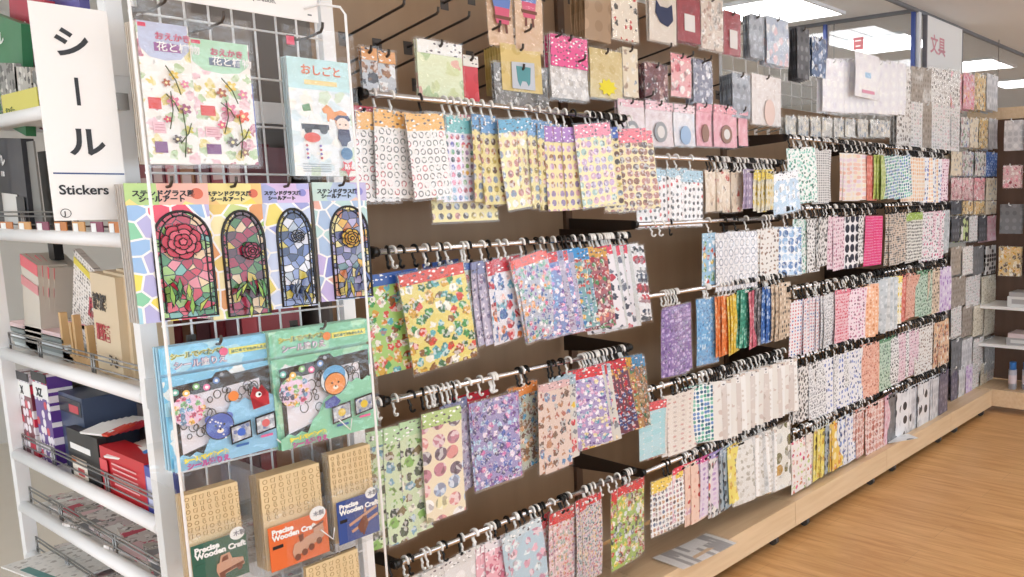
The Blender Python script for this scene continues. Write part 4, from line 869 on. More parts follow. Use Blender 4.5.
# ---- signs
sg = empty('shelf_sign', (PY(28, 4, 1.85).x, 1.85, PY(50, 221, 1.85).z), 'tall white Stickers sign with Japanese lettering on the rack corner', 'sign')
sw_, sh_ = .112, .372
MB().box(0, sw_, 0, .003, 0, sh_).build('board', PAPER, sg)
MB().box(sw_-.01, sw_+.02, .003, .02, .2, .23).build('clip', WIRE, sg)
TB = lambda st, sz, x, z, m_=INK, b_=.001, **k: text(st, sz, m_, 'lettering', sg, (x, -.0006, z), bold=b_, **k)
TB('シ', .056, .026, sh_-.083, b_=.0015); TB('ル', .056, .032, .118, b_=.0015)
MB().box(.052, .0575, -.001, 0, sh_-.170, sh_-.122).build('lettering', INK, sg)
MB().box(.006, sw_-.001, -.001, 0, .0815, .084).build('blue_line', NAVY, sg)
TB('Stickers', .0235, .011, .046, b_=.0005, sx=.98)
o = MB(); o.tube([(.017+.0075*math.cos(R(20*k)), -.0008, .013+.0075*math.sin(R(20*k))) for k in range(18)], .0005, 4, closed=True); o.build('round_mark', INK, sg); TB('J', .011, .0145, .009, b_=.0002)
ts = empty('shelf_sign', (.675, 1.80, PY(250, 12, 1.80).z), 'wide white notice sign across the top of the rack side', 'sign')
MB().box(0, .312, 0, .004, 0, .13).build('board', PAPER, ts)
text('Thank you for your cooperation.', .0125, flat('grey_ink', '77777a', .5), 'lettering', ts, (.06, -.0006, .025), bold=.0001)
text('ご協力お願いします', .026, MC['grey_ink'], 'lettering', ts, (.05, -.0006, .045), bold=.0004)
MB().box(.29, .298, -.001, 0, .012, .015).build('small_mark', MC['grey_ink'], ts)

# ---- packs on the wire side
GY = 1.79
def rack_hook(x, z, lb):
    o = empty('grid_hook', (x, RY-.026, z), lb, 'hook', 'hooks on the wire side')
    L = RY-.026-GY+.02
    MB().tube([(0, 0, 0), (0, -L*.5, -.002), (0, -L, .004), (0, -L-.008, .012), (0, -L-.01, .022)], .0028, 7).build('prong', DKWIRE, o)
    MB().box(-.008, .008, -.001, .004, -.012, .012).build('clip', DKWIRE, o)
class Card:
    """a hung pack: local x right, z down from the top left corner (given in millimetres-like metres)"""
    def __init__(s, px0, py0, px1, py1, name, label, cat, Y=GY, th=0, body=None, grp=None):
        a = PY(px0, (py0+py1)/2, Y); b = PY(px1, (py0+py1)/2, Y); zt = PY((px0+px1)/2, py0, Y).z; zb = PY((px0+px1)/2, py1, Y).z
        s.w = (b.x-a.x)/math.cos(R(th)); s.h = zt-zb; s.Y = Y; s.x0 = a.x; s.zt = zt; s.layer = 0
        s.o = empty(name, ((a.x+b.x)/2, Y, zt), label, cat, grp, R(th))
    def rect(s, x0, z0, x1, z1, mat, nm, d=.0006, lay=None, t=.0008):
        s.layer += .00025; L = (lay if lay is not None else s.layer)
        return MB().box(x0*s.w-s.w/2, x1*s.w-s.w/2, -L, -L+t, -z1*s.h, -z0*s.h).build(nm, mat, s.o)
    def poly(s, pts, mat, nm):
        s.layer += .00025; L = s.layer
        P = [(p[0]*s.w-s.w/2, -p[1]*s.h) for p in pts]
        ar = sum(P[i][0]*P[(i+1) % len(P)][1]-P[(i+1) % len(P)][0]*P[i][1] for i in range(len(P)))
        if ar < 0: P.reverse()
        return MB().poly(P, -L, -L+.0006).build(nm, mat, s.o)
    def disc(s, cx, cz, r, mat, nm, asp=1., n=20, lay=None):
        return s.poly([(cx+r*math.cos(R(360*k/n)), cz+r*asp*s.w/s.h*math.sin(R(360*k/n))) for k in range(n)], mat, nm)
    def line(s, pts, r, mat, nm, closed=False):
        s.layer += .00025; L = s.layer
        return MB().tube([(p[0]*s.w-s.w/2, -L, -p[1]*s.h) for p in pts], r, 5, closed=closed).build(nm, mat, s.o)
    def text(s, st, size, x, z, mat, nm='lettering', bold=.0003, rot=0, sx=1., shear=0):
        s.layer += .00025
        return text(st, size, mat, nm, s.o, (x*s.w-s.w/2, -s.layer-.0005, -z*s.h), (R(90), R(rot), 0), bold=bold, sx=sx, shear=shear)
    def backing(s, n, sp, mat, label, name, cat, grp, m2=None, t=.003):
        for i in range(n):
            w, h = s.w, s.h
            o = MB().box(-w/2, w/2, 0, t, -h, 0).build(name, mat); o.location = s.o.location+Vector((0, sp*(i+1), 0)); o.rotation_euler = s.o.rotation_euler
            tag(o, '%s, %s behind the front one' % (label, ORD[i+1]), cat, grp)
K_BLK = flat('glossy_black', '16161c', .25); K_WHT = flat('print_white', 'f4f4f2', .4)
def col(c, nm=None): return flat('ink_'+c, c, .4, coat=.2)

# drawing-sheet packs with flowers
def flower_pack(px, head, lab2, side, hd, seed, lb, depth_lb):
    c = Card(*px, 'craft_sheet_pack', lb, 'craft pack', Y=GY)
    c.rect(0, 0, 1, 1, pat('print_flowers%d' % seed, 'f3f0ea', ['f3f0ea', 'e8c0c8', 'e0d070', 'b8d0a0', 'c87890', 'f3f0ea'], cell=.022, rad=.42, rnd=.9, inner=.3, coat=.4), 'sheet', t=.002)
    c.poly([(0.02, 0.0), (.98, 0.0), (.98, .18), (.8, .245), (.5, .262), (.2, .245), (.02, .18)], col(head), 'header_card')
    c.rect(.03, .012, .18, .04, col('d8305a'), 'corner_mark'); c.rect(.3, .14, .82, .2, col(hd), 'title_band')
    c.text('花と植物', .018, .34, .19, K_WHT, bold=.0003)
    c.text('おえかき', .015, .32, .115, col('d05a78'), bold=.0004)
    rr = random.Random(seed)
    c.rect(.08, .53, .32, .61, col('d8382e'), 'red_square'); c.rect(.12, .84, .36, .92, col('7a3a7c'), 'violet_square'); c.rect(.12, .7, .36, .78, col('ecc0c8'), 'pink_square')
    for k in range(3): c.line([(.15, .72+.02*k), (.33, .72+.02*k)], .0005, col('c86a80'), 'small_print')
    for (x, z, r_, cc) in ((.62, .36, .1, 'e8c840'), (.82, .42, .09, 'e07a9a'), (.45, .42, .09, 'b05a30'), (.55, .55, .13, 'e27a9c'), (.78, .6, .12, 'e8583a' if seed == 2 else '9a3a6a'), (.4, .68, .08, 'd8406a'), (.8, .75, .1, 'd8d050'), (.55, .82, .1, '5a4a48'), (.75, .9, .08, '9a6a50')):
        pts = []
        for k in range(15): a = R(24*k); q = r_*(1 if k % 3 else .55); pts.append((x+q*math.cos(a), z+q*c.w/c.h*math.sin(a)))
        c.poly(pts, col(cc), 'flower'); c.disc(x, z, r_*.3, col('f0e0a0'), 'flower_heart', n=10)
    for (x0, z0, x1, z1) in ((.45, .3, .7, .5), (.5, .48, .42, .75), (.7, .6, .66, .95), (.85, .7, .6, .85), (.4, .5, .62, .62)): c.line([(x0, z0), ((x0+x1)/2+.05, (z0+z1)/2), (x1, z1)], .001, col('4a5a3a'), 'stem')
    MB().box(-c.w/2-.006, c.w/2+.006, -.008, -.0075, -c.h-.008, .045).build('clear_sleeve', FILM, c.o)
    MB().box(-c.w/2-.006, c.w/2+.006, .0045, .005, -c.h-.008, .045).build('clear_sleeve', FILM, c.o)
    c.backing(5, .009, flat('sheet_edge', 'd8cfc2', .5), depth_lb, 'craft_sheet_pack', 'craft pack', depth_lb, t=.004)
    side_ = MB().box(c.w/2-.002, c.w/2+.004, .004, .05, -c.h*.92, -c.h*.32).build('blue_spine', col(side), c.o)
    rack_hook(c.o.location.x, c.zt+.03, 'dark hook holding the %s' % lb)
    return c
flower_pack((143, 24, 194, 164), 'bcc4de', 'x', '4a62b8', '9a5a9c', 1, 'flower drawing sheet pack with lavender header, left on the rack', 'beige edged sheet behind lavender headed pack')
flower_pack((195, 42, 253, 164), 'b2dcc0', 'x', '4a62b8', '6a7a94', 2, 'flower drawing sheet pack with mint green header', 'beige edged sheet behind mint headed pack')
# police and dinosaur sticker pack
c = Card(291, 60, 352, 176, 'craft_sheet_pack', 'clear bagged sticker pack with dinosaur and police pictures', 'craft pack', Y=GY)
c.rect(0, 0, 1, 1, pat('print_scene', 'e9eef0', ['e9eef0', 'f4f2ea', 'd4e4ea', 'cfe0c8'], cell=.03, rad=.44, rnd=.8, inner=.1, coat=.5), 'sheet', t=.002)
c.rect(0, 0, 1, .26, col('bfe3e6'), 'header_card'); c.text('おしごと', .022, .2, .13, col('e07a50'), bold=.0005); c.rect(.25, .18, .78, .22, col('f0dc9c'), 'title_band')
c.poly([(.5, .42), (.58, .38), (.64, .4), (.7, .44), (.8, .42), (.9, .44), (.92, .48), (.84, .5), (.78, .52), (.76, .56), (.72, .55), (.7, .51), (.62, .5), (.6, .53), (.57, .51), (.58, .46), (.52, .45)], col('e8964a'), 'dinosaur')
c.poly([(.18, .4), (.3, .38), (.32, .44), (.2, .45)], col('6a9a70'), 'green_animal')
c.poly([(.14, .6), (.16, .54), (.26, .52), (.3, .47), (.45, .47), (.5, .53), (.6, .55), (.6, .6)], K_WHT, 'police_car'); c.rect(.15, .555, .59, .6, col('2c3040'), 'car_side'); c.disc(.25, .605, .06, col('2a2a30'), 'wheel'); c.disc(.5, .605, .06, col('2a2a30'), 'wheel')
c.poly([(.68, .5), (.75, .465), (.92, .465), (.96, .5), (.9, .52), (.74, .52)], col('27305c'), 'cap'); c.disc(.82, .545, .11, col('f2d8c8'), 'face'); c.disc(.77, .545, .014, K_BLK, 'eye', n=8); c.disc(.87, .545, .014, K_BLK, 'eye', n=8)
c.poly([(.74, .585), (.92, .585), (.94, .68), (.88, .7), (.86, .735), (.78, .735), (.76, .7), (.72, .67)], col('27305c'), 'uniform')
c.disc(.3, .67, .13, col('e0584a'), 'speech_badge', asp=.6)
for i in range(4):
    for j in range(2): c.disc(.2+.22*j, .74+.035*i, .02, col(('c04a50', '6a5ab0')[(i+j) % 2]), 'bullet', n=8)
c.disc(.84, .8, .1, col('3f78a8'), 'round_badge'); 
c.poly([(.84+(.14 if k % 2 == 0 else .065)*math.cos(R(36*k+18)), .925+(.14 if k % 2 == 0 else .065)*c.w/c.h*math.sin(R(36*k+18))) for k in range(10)], col('d83a42'), 'star'); c.text('貼る', .012, .78, .935, K_WHT)
for k in range(4): c.line([(.1, .9+.02*k), (.55, .9+.02*k)], .0007, col('8a9aa8'), 'small_print')
MB().box(-c.w/2-.01, c.w/2+.01, -.012, -.0115, -c.h-.008, .06).build('clear_sleeve', FILM, c.o)
c.rect(.0, -.16, .12, -.09, col('d8305a'), 'corner_mark')
c.backing(2, .01, flat('sheet_edge_blue', 'c8dadf', .5), 'pale blue edged pack behind the police sticker pack', 'craft_sheet_pack', 'craft pack', 'packs behind the police sticker pack')
rack_hook(c.o.location.x, c.zt+.05, 'dark hook holding the police sticker pack')

# stained glass window packs
def stained(px, hcol, pal, back, lb, flower, seed, n):
    c = Card(*px, 'stained_glass_pack', lb, 'craft pack', Y=GY-.005, th=-5)
    c.rect(0, 0, 1, 1, pat('print_pastel%d' % seed, back[0], back, cell=.034, rad=2, rnd=.9, inner=0, edge='f4f2f2', coat=.4), 'card', t=.002)
    c.rect(-.01, -.005, 1.01, .15, pat('print_head%d' % seed, hcol[0], hcol, cell=.05, rad=2, rnd=.6, inner=0, coat=.3), 'header_card', t=.002)
    c.text('ステンドグラス風', c.w*.095, .07, .085, INK, bold=.0005); c.text('シールアート', c.w*.095, .14, .125, INK, bold=.0005)
    c.disc(.86, .07, .08, col('d86a4a' if seed < 3 else '8a8ad0'), 'badge')
    arch = [(.26, .985), (.26, .42)]+[(.62-.36*math.cos(R(12*k)), .42-.36*.62*math.sin(R(12*k))*1.0) for k in range(1, 15)]+[(.98, .42), (.98, .985)]
    c.poly(arch, pat('print_glass%d' % seed, pal[0], pal, cell=.016, rad=2, rnd=1, inner=0, edge='15151a', coat=.6, rough=.2), 'window_sheet')
    K = col('141418')
    c.line(arch, .0026, K, 'arch_frame', closed=True)
    inn = [(.62+(x-.62)*.8, .52+(z-.52)*.9) for x, z in arch]; c.line(inn, .0014, K, 'inner_arch', closed=True)
    for k in range(0, len(arch)-1, 1):
        c.line([arch[k], inn[k]], .001, K, 'arch_joint') if k % 2 else None
    for k in range(8): z = .45+.066*k; c.line([(.26, z), (.33, z)], .001, K, 'arch_joint'); c.line([(.91, z), (.98, z)], .001, K, 'arch_joint')
    fx, fz, fr, fc, fc2 = flower
    for (r_, nn, cc) in ((fr, 7, fc), (fr*.72, 6, fc2), (fr*.45, 5, fc), (fr*.2, 5, fc2)):
        pts = []
        for k in range(nn*4): a = R(360*k/(nn*4)+r_*400); q = r_*(.86+.14*abs(math.sin(R(180*k/4)))); pts.append((fx+q*math.cos(a), fz+q*c.w/c.h*math.sin(a)))
        c.poly(pts, col(cc), 'petals'); c.line(pts, .0011, K, 'leading', closed=True)
        for k in range(nn): a = R(360*k/nn+r_*400); c.line([(fx+r_*.7*math.cos(a), fz+r_*.7*c.w/c.h*math.sin(a)), (fx+r_*math.cos(a), fz+r_*c.w/c.h*math.sin(a))], .0009, K, 'leading')
    rr = random.Random(seed)
    for k in range(9):
        x = .38+.5*rr.random(); a = R(rr.uniform(-50, 50)); L_ = .1+.06*rr.random(); z = .74+.2*rr.random()
        leaf = [(x-L_*math.sin(a), z-L_*.6*math.cos(a)), (x+.035, z), (x+L_*math.sin(a)*.5, z+L_*.5), (x-.035, z)]
        c.poly(leaf, col(('5a9a58', '8ab84a', '3f7a54', 'b8c858')[k % 4] if seed < 3 else ('6a80b8', 'c8b84a', '8a98b0', '4a5a8a')[k % 4]), 'leaf'); c.line(leaf, .0008, K, 'leading', closed=True)
    c.backing(n, .011, flat('pack_edge%d' % seed, 'cfc9c2', .5), lb.split(' stained')[0]+' stained glass pack', 'stained_glass_pack', 'craft pack', lb.split(' stained')[0]+' stained glass packs in one stack', t=.004)
    rack_hook(c.o.location.x, c.zt-.008, 'dark hook holding the %s' % lb.split(' with')[0])
stained((133, 184, 212, 321), ['efe08a', 'f0b8a8', 'e8dc80', 'b8d88a'], ['c83a50', 'e08a98', '4a8a5a', '9ac070', 'b02a44', 'd8586a', '78b0a8', 'e8c8a0'], ['b8b4e0', 'a8d8e8', 'f09ac0', 'f4e05a', '8ad0a8', 'f4f0f4', '9ac0ea', 'e8506a'], 'large red rose stained glass craft pack, leftmost of four', (.6, .42, .26, 'c8364e', 'dd6274'), 1, 4)
stained((208, 184, 265, 318), ['f0e090', 'f0c87a', 'f4d85a'], ['8a3a4a', '4a7a4a', 'c8b050', '5a3a48', '9a2a48', '6a8a5a', 'd8c0a0'], ['c8d88a', 'e8c86a', 'f4e8b0', 'e09a5a', 'a8c86a'], 'dark red tulip stained glass craft pack, second of four', (.72, .5, .17, '9a2a48', 'c05070'), 2, 5)
stained((266, 184, 312, 308), ['b8b8e8', 'd8c0e8', 'e0e08a', 'a8b0e0'], ['6a80b8', 'd8dce8', 'c8b850', '3a4a70', '8a9ac8', 'e8eaf0', 'b0bccc'], ['a8b4e0', 'c8d4f0', 'e8d86a', '9aa0d8'], 'pale blue bird stained glass craft pack, third of four', (.66, .42, .14, 'c8ccd8', '8a98b8'), 3, 4)
stained((318, 183, 368, 300), ['b8cce8', 'c8e0d8', 'c0b8e0', 'e8c8b8'], ['8a90a8', 'd8a83a', 'e8d890', '5a5a88', 'b0a8d0', '6a8a90', 'c87a50'], ['a8c0e0', 'c0b0e0', 'b8d8d8', '8a90d0', 'e8b0a0'], 'yellow sunflower stained glass craft pack, rightmost of four', (.62, .47, .19, 'e0b23a', 'c89030'), 4, 4)

# drawing kits
def kit(px, main, main2, bottom, lb, bear, seed, hat):
    c = Card(*px, 'sticker_kit', lb, 'toy kit', Y=GY-.008, th=4)
    c.rect(0, .0, 1, .21, pat('print_kithead%d' % seed, main, [main, main2], cell=.05, rad=.4, rnd=.5, inner=0, coat=.4), 'header_card', t=.004)
    c.rect(.0, .235, 1, 1, pat('print_kit%d' % seed, main, [main, main2, 'e8f0f2'], cell=.04, rad=.44, rnd=.8, inner=0, coat=.5), 'card', t=.003)
    c.text('シールでぺたぺた', .0125, .08, .1, col('f2e24a'), bold=.0011); c.text('シールでぺたぺた', .0125, .08, .1, col('2a5a4a'), bold=.0002)
    c.text('シール塗りえ', .016, .1, .18, col('8a3a8a'), bold=.0009); c.text('シール塗りえ', .016, .1, .18, K_WHT, bold=.0001)
    c.rect(.6, .08, .96, .13, col('f0e868'), 'title_band'); c.text('はじめてでもかんたん', .007, .62, .118, col('4a7a5a')); c.disc(.55, .1, .04, col('e85a8a' if seed == 1 else 'f08a3a'), 'badge'); c.disc(.06, .96, .001, K_BLK, 'dot', n=4) if False else None
    c.poly([(.06, .32), (.42, .3), (.46, .26), (.56, .255), (.6, .295), (.97, .275), (.97, .88), (.06, .92)], K_BLK, 'black_easel')
    c.disc(.51, .285, .018, col('9a9aa0'), 'hanging_hole', n=12)
    c.poly([(.1, .42), (.86, .37), (.86, .72), (.1, .88)], col('e6e2ea'), 'picture')
    # scribbled outlines
    rr = random.Random(seed*5)
    for k in range(30):
        x = .12+.7*rr.random(); z = .43+(.1 if x > .42 else .32)*rr.random()-.03*x; r_ = .02+.025*rr.random(); c.line([(x+r_*math.cos(R(40*j)), z+r_*1.2*math.sin(R(40*j))*c.w/c.h) for j in range(9)], .0009, K_BLK, 'outline', closed=True)
    # cloud bottom
    pts = [(.0, 1.0), (.0, .9)]+[(.02+.96*k/16, (.9-.36*min(1, max(0, (k-4)/5)))-.03*(k % 2)) for k in range(17)]+[(1, 1)]
    c.poly(pts, col(bottom), 'cloud_band')
    c.disc(.17, .52, .15, pat('print_badge%d' % seed, 'e6c8e0', ['6aa0c8', 'e8b040', '7ab870', 'd8507a', '4a4a68'], cell=.012, rad=.46, rnd=.9), 'round_picture'); 
    for k in range(5): c.disc(.07+.09*k, .36+.03*(k % 2)-.01*k, .032, col(('5ab8a8', 'f0c040', '78b860', 'e86aa0', '5a8ac8')[k]), 'sticker_dot', n=10); c.disc(.07+.09*k, .36+.03*(k % 2)-.01*k, .016, K_WHT, 'dot_heart', n=8)
    # bear
    bx, bz, br, bc = bear
    if hat: c.disc(bx, bz-.035, br*1.35, col('16161c'), 'helmet_rim'); c.disc(bx, bz-.035, br*1.27, col('dfe8ee'), 'helmet'); c.disc(bx, bz-.08, br*1.05, col('5aa8dc'), 'hood', asp=.8)
    for sx_ in (-1, 1): c.disc(bx+sx_*br*.7, bz-br*.62*c.w/c.h, br*.3, col(bc if not hat else '5aa8dc'), 'ear')
    c.disc(bx, bz, br*1.03, K_BLK, 'outline'); c.disc(bx, bz, br*.97, col(bc), 'face', asp=.98)
    for sx_ in (-1, 1): c.disc(bx+sx_*br*.3, bz-.01, br*.09, K_BLK, 'eye', n=8)
    c.disc(bx, bz+br*.3, br*.24, col('f6e6d0'), 'muzzle', asp=.7); c.disc(bx, bz+br*.2, br*.08, K_BLK, 'nose', n=8)
    for k in range(9):
        if not hat: c.disc(bx+br*rr.uniform(-.8, .8), bz+br*rr.uniform(-.6, .8), br*.07, K_WHT, 'spot', n=8)
    if hat: c.poly([(bx-.12, bz+.14), (bx-.02, bz+.1), (bx+.04, bz+.16), (bx-.02, bz+.21), (bx-.12, bz+.2)], col('3a4aa0'), 'blue_friend')
    else:
        c.poly([(.72, .5), (.76, .42), (.8, .46), (.84, .42), (.9, .5), (.9, .6), (.74, .62)], col('d82a3a'), 'red_friend'); c.disc(.8, .5, .03, K_WHT, 'eye', n=10); c.disc(.81, .5, .014, K_BLK, 'eye', n=8)
        c.disc(.56, .47, .05, col('e8873a'), 'orange_friend'); 
    for k in range(2):
        x0 = .5+.24*k; z0 = .72-.03*k
        c.poly([(x0, z0), (x0+.2, z0-.022), (x0+.2, z0+.13), (x0, z0+.155)], K_BLK, 'sample_frame'); c.poly([(x0+.012, z0+.014), (x0+.188, z0-.006), (x0+.188, z0+.118), (x0+.012, z0+.14)], pat('print_sample', 'b8bcc4', ['9aa0ac', 'd8dce0', '6a7aa8'], cell=.008, rad=.46, rnd=.9, inner=0), 'sample_picture')
        c.disc(x0+.1, z0+.065, .04, col(('3f68c8', 'd86a6a') if seed == 1 else ('e8c83a', 'd8c84a'))if False else col(('3f68c8' if k == 0 else 'd86a6a') if seed == 1 else 'e2c23e'), 'sample_animal', n=12)
        c.rect(x0+.04, z0+.165, x0+.16, z0+.185, col('3a6ab0' if k == 0 else 'e06a9a'), 'caption')
    c.text('シールでぺたぺた', .010, .06, .93, col('f2e24a'), bold=.0009, rot=-1); c.text('シール塗りえ', .013, .08, .985, col('c05a9a'), bold=.0008)
    MB().box(-c.w/2-.003, c.w/2+.003, -.018, -.0176, -c.h-.004, .003).build('clear_sleeve', FILM, c.o)
    c.backing(2, .012, flat('kit_edge%d' % seed, 'a8d0e4' if seed == 1 else 'a8d8c0', .5), lb.split(' drawing')[0]+' drawing kit', 'sticker_kit', 'toy kit', lb.split(' drawing')[0]+' drawing kits in one stack', t=.005)
    rack_hook(c.o.location.x, c.zt-.01, 'dark hook holding the %s' % lb.split(' with')[0])
kit((163, 340, 276, 460), '7cc8ec', 'a8dcf0', '8cc8ea', 'blue headed sticker drawing kit with spotted blue bear', (.42, .7, .13, '3f5fb8'), 1, False)
kit((271, 325, 374, 439), '7cc8a4', 'a8dcb8', '8ad0ae', 'green headed sticker drawing kit with orange bear in space helmet', (.56, .52, .11, 'ea9448'), 2, True)

# wooden craft packs in clear pockets
def wood_pack(px, pcol, lb, vehicle, n, seed):
    c = Card(*px, 'wooden_craft_pack', lb, 'craft pack', Y=GY-.004, th=3)
    c.rect(0, 0, 1, 1, grain('plywood', 'e3c795', 'edd6ab', .5, 'Z', 1.5), 'wood_sheet', t=.003)
    rr = random.Random(seed); K = flat('laser_cut_line', 'a8814f', .6)
    for i in range(8):
        for j in range(7):
            x = .08+.12*i; z = .045+.066*j; q = rr.randint(0, 2); r_ = .036
            if q == 0: p = [(x+r_*math.cos(R(45*k)), z+r_*math.sin(R(45*k))*c.w/c.h) for k in range(8)]
            elif q == 1: p = [(x-r_, z-r_*.5), (x+r_, z-r_*.7), (x+r_*.6, z+r_*.6), (x-r_*.8, z+r_*.4)]
            else: p = [(x-r_*.4, z-r_*.8), (x+r_*.4, z-r_*.8), (x+r_*.4, z), (x+r_, z+r_*.3), (x, z+r_*.7), (x-r_*.6, z+r_*.2)]
            c.line(p, .0006, K, 'cut_line', closed=True)
    c.rect(0, .52, 1, 1, flat('band_'+pcol, pcol, .4, coat=.3), 'printed_band', t=.001)
    c.disc(.84, .53, .14, K_WHT, 'corner_badge', asp=.9); c.text('木製', .012, .76, .55, col('8a8a90'), bold=.0002)
    c.text('Precise', .0155, .05, .61, K_WHT, bold=.0007); c.text('Wooden Craft', .0155, .05, .675, K_WHT, bold=.0007)
    c.rect(.05, .73, .22, .765, K_BLK if seed != 1 else flat('band_'+pcol, pcol), 'size_mark')
    B = flat('model_wood', 'c79a80', .5); B2 = flat('model_wood_dark', '7a4a38', .5)
    for nm, pts, mm in vehicle: c.poly(pts, B if mm == 0 else B2, nm)
    c.backing(n, .008, flat('plywood_edge', 'cdb187', .5), lb.split(' pack')[0]+' pack', 'wooden_craft_pack', 'craft pack', lb.split(' pack')[0]+' packs in one pocket', t=.005)
    # clear pocket
    w = c.w/2+.012; s = MB()
    pk_ = empty('clear_pocket', (c.o.location.x, c.o.location.y, c.zt), 'clear plastic pocket around the %s' % lb.split(' pack')[0], 'display pocket', 'clear pockets on the wire side')
    MB().box(-w, w, -.016, -.015, -c.h-.012, -c.h*.35).build('front', ACRYL, pk_)
    MB().box(-w, w, .1, .101, -c.h-.012, .09).build('back', ACRYL, pk_)
    for q in (-w, w-.001): MB().box(q, q+.001, -.015, .1, -c.h-.012, .02).build('side', ACRYL, pk_)
    MB().box(-w, w, -.015, .1, -c.h-.013, -c.h-.012).build('bottom', ACRYL, pk_)
    MB().tube([(-.03, -.02, .08), (-.005, -.02, .05), (.0, -.02, .075)], .0015, 5).build('clip', WHITEP, pk_)
wh = lambda x, z: [(x+.05*math.cos(R(36*k)), z+.038*math.sin(R(36*k))) for k in range(10)]
truck = [('truck_body', [(.4, .86), (.42, .79), (.6, .76), (.9, .8), (.92, .88), (.44, .93)], 0), ('truck_cab', [(.46, .79), (.5, .71), (.66, .7), (.7, .77)], 0), ('cab_window', [(.5, .78), (.53, .73), (.62, .72), (.63, .77)], 1), ('truck_side', [(.44, .89), (.9, .84), (.9, .87), (.45, .92)], 1), ('wheel', wh(.5, .93), 1), ('wheel', wh(.82, .89), 1)]
train = [('boiler', [(.36, .86), (.4, .78), (.62, .74), (.78, .72), (.92, .7), (.92, .8), (.6, .88), (.38, .93)], 0), ('chimney', [(.5, .78), (.48, .7), (.56, .69), (.56, .76)], 1), ('cab', [(.74, .73), (.74, .65), (.9, .63), (.92, .71)], 0), ('roof', [(.72, .66), (.92, .62), (.92, .645), (.72, .68)], 1), ('wheel', wh(.44, .93), 1), ('wheel', wh(.56, .9), 1), ('wheel', wh(.68, .87), 1), ('wheel', wh(.82, .83), 1)]
plane = [('upper_wing', [(.25, .8), (.95, .68), (.97, .71), (.27, .83)], 0), ('lower_wing', [(.3, .88), (.96, .77), (.97, .8), (.32, .91)], 0), ('fuselage', [(.45, .86), (.6, .76), (.68, .76), (.72, .86), (.62, .95), (.52, .94)], 1), ('propeller', [(.57, .97), (.59, .8), (.61, .8), (.61, .97)], 1), ('tail', [(.62, .72), (.66, .65), (.69, .72)], 0)]
wood_pack((185, 488, 243, 582), '1f5a48', 'green banded wooden truck craft pack, leftmost', truck, 3, 1)
wood_pack((262, 470, 324, 562), 'e0692c', 'orange banded wooden locomotive craft pack, middle', train, 5, 2)
wood_pack((331, 449, 374, 538), '24468e', 'blue banded wooden biplane craft pack, rightmost', plane, 3, 3)
wood_pack((308, 557, 362, 640), '8a3a3a', 'wooden craft pack cut off at the bottom of the rack', train, 1, 4)

# ------------------------------------------------------------------ goods on the rack shelves (facing the shelf front)
SHZ = {1: 1.700, 2: 1.430, 3: 1.118, 4: .845, 5: .700, 6: .56}
class Box:
    def __init__(s, pl, pt, pr, pb, shelf, name, label, cat, mat, depth=.03, X=.69, lean=0, tilt=0, grp=None, flt=0, part='cover'):
        a, b = PXp(pl, pb, X), PXp(pr, pb, X); z0 = SHZ[shelf]+flt; zt = PXp((pl+pr)/2, pt, X).z
        s.w = abs(a.y-b.y);  s.h = max(zt-z0, .02)
        s.o = empty(name, (X, min((a.y+b.y)/2, 2.80), z0+.0005), label, cat, grp, 0)
        s.o.rotation_euler = (0, 0, R(-90)); 
        s.M = Matrix.Rotation(R(-lean), 4, 'Y') @ Matrix.Rotation(R(-tilt), 4, 'X')
        s.L = 0; s.D = depth
        s.body = MB().box(-s.w/2, s.w/2, 0, depth, 0, s.h, s.M).build(part, mat, s.o)
    def rect(s, x0, z0, x1, z1, mat, nm):
        s.L += .0006
        return MB().box(x0*s.w-s.w/2, x1*s.w-s.w/2, -s.L-.0006, -s.L, z0*s.h, z1*s.h, s.M).build(nm, mat, s.o)
    def text(s, st, size, x, z, mat, bold=.0004, sx=1.):
        s.L += .0005
        o = text(st, size, mat, 'lettering', s.o, (0, 0, 0), bold=bold, sx=sx)
        o.matrix_local = s.M @ Matrix.Translation((x*s.w-s.w/2, -s.L-.001, z*s.h)) @ Matrix.Rotation(R(90), 4, 'X') @ Matrix.Diagonal((sx, 1, 1, 1)); return o
def C2(c, r_=.45): return flat('cover_'+c, c, r_, coat=.2)
b = Box(-12, 12, 22, 100, 1, 'puzzle_book', 'green number puzzle book leaning on the top rack shelf', 'book', C2('2f7a4c'), .02, .70, lean=-14)
b.text('ナンプレ', .035, .0, .75, K_WHT, .001); b.rect(.05, .15, .95, .5, pat('print_puz', '2f7a4c', ['8ab890', '3f8a5c'], cell=.02, rad=.4, rnd=.8), 'cover_print')
b = Box(12, -8, 46, 90, 1, 'puzzle_book', 'crimson number puzzle book leaning behind the Stickers sign', 'book', C2('b83048'), .02, .74, lean=-12)
b.text('ナンプレ', .04, .0, .7, K_WHT, .0012); b.rect(.05, .2, .95, .5, pat('print_puz2', 'b83048', ['e0909c', 'c84a5c'], cell=.02, rad=.4, rnd=.8), 'cover_print'); b.rect(.0, .62, 1, .64, K_WHT, 'rule')
for i, (l, r_, cc) in enumerate(((0, 18, '8f8d88'), (16, 32, 'b9b4aa'), (34, 50, '6a6864'))):
    b = Box(l, 62+4*i, r_, 98, 1, 'paper_booklet', 'grey booklet standing low on the top rack shelf, %s from left' % ORD[i+1], 'book', pat('print_bk%d' % i, cc, ['d8d4cc', '4a4844'], cell=.02, rad=.36, rnd=.8, inner=0), .01, .675, lean=-6)
b = Box(2, 91, 38, 103, 1, 'shelf_label', 'yellow price strip on the top rack shelf edge', 'price label', C2('d8d060'), .002, .648); b.text('サンデー', .016, .1, .2, C2('6a7a3a'))
b = Box(52, -14, 86, 60, 1, 'puzzle_book', 'violet book behind the Stickers sign top', 'book', C2('5a58a0'), .02, .78)
b.rect(.1, .7, .9, .8, K_WHT, 'cover_print')
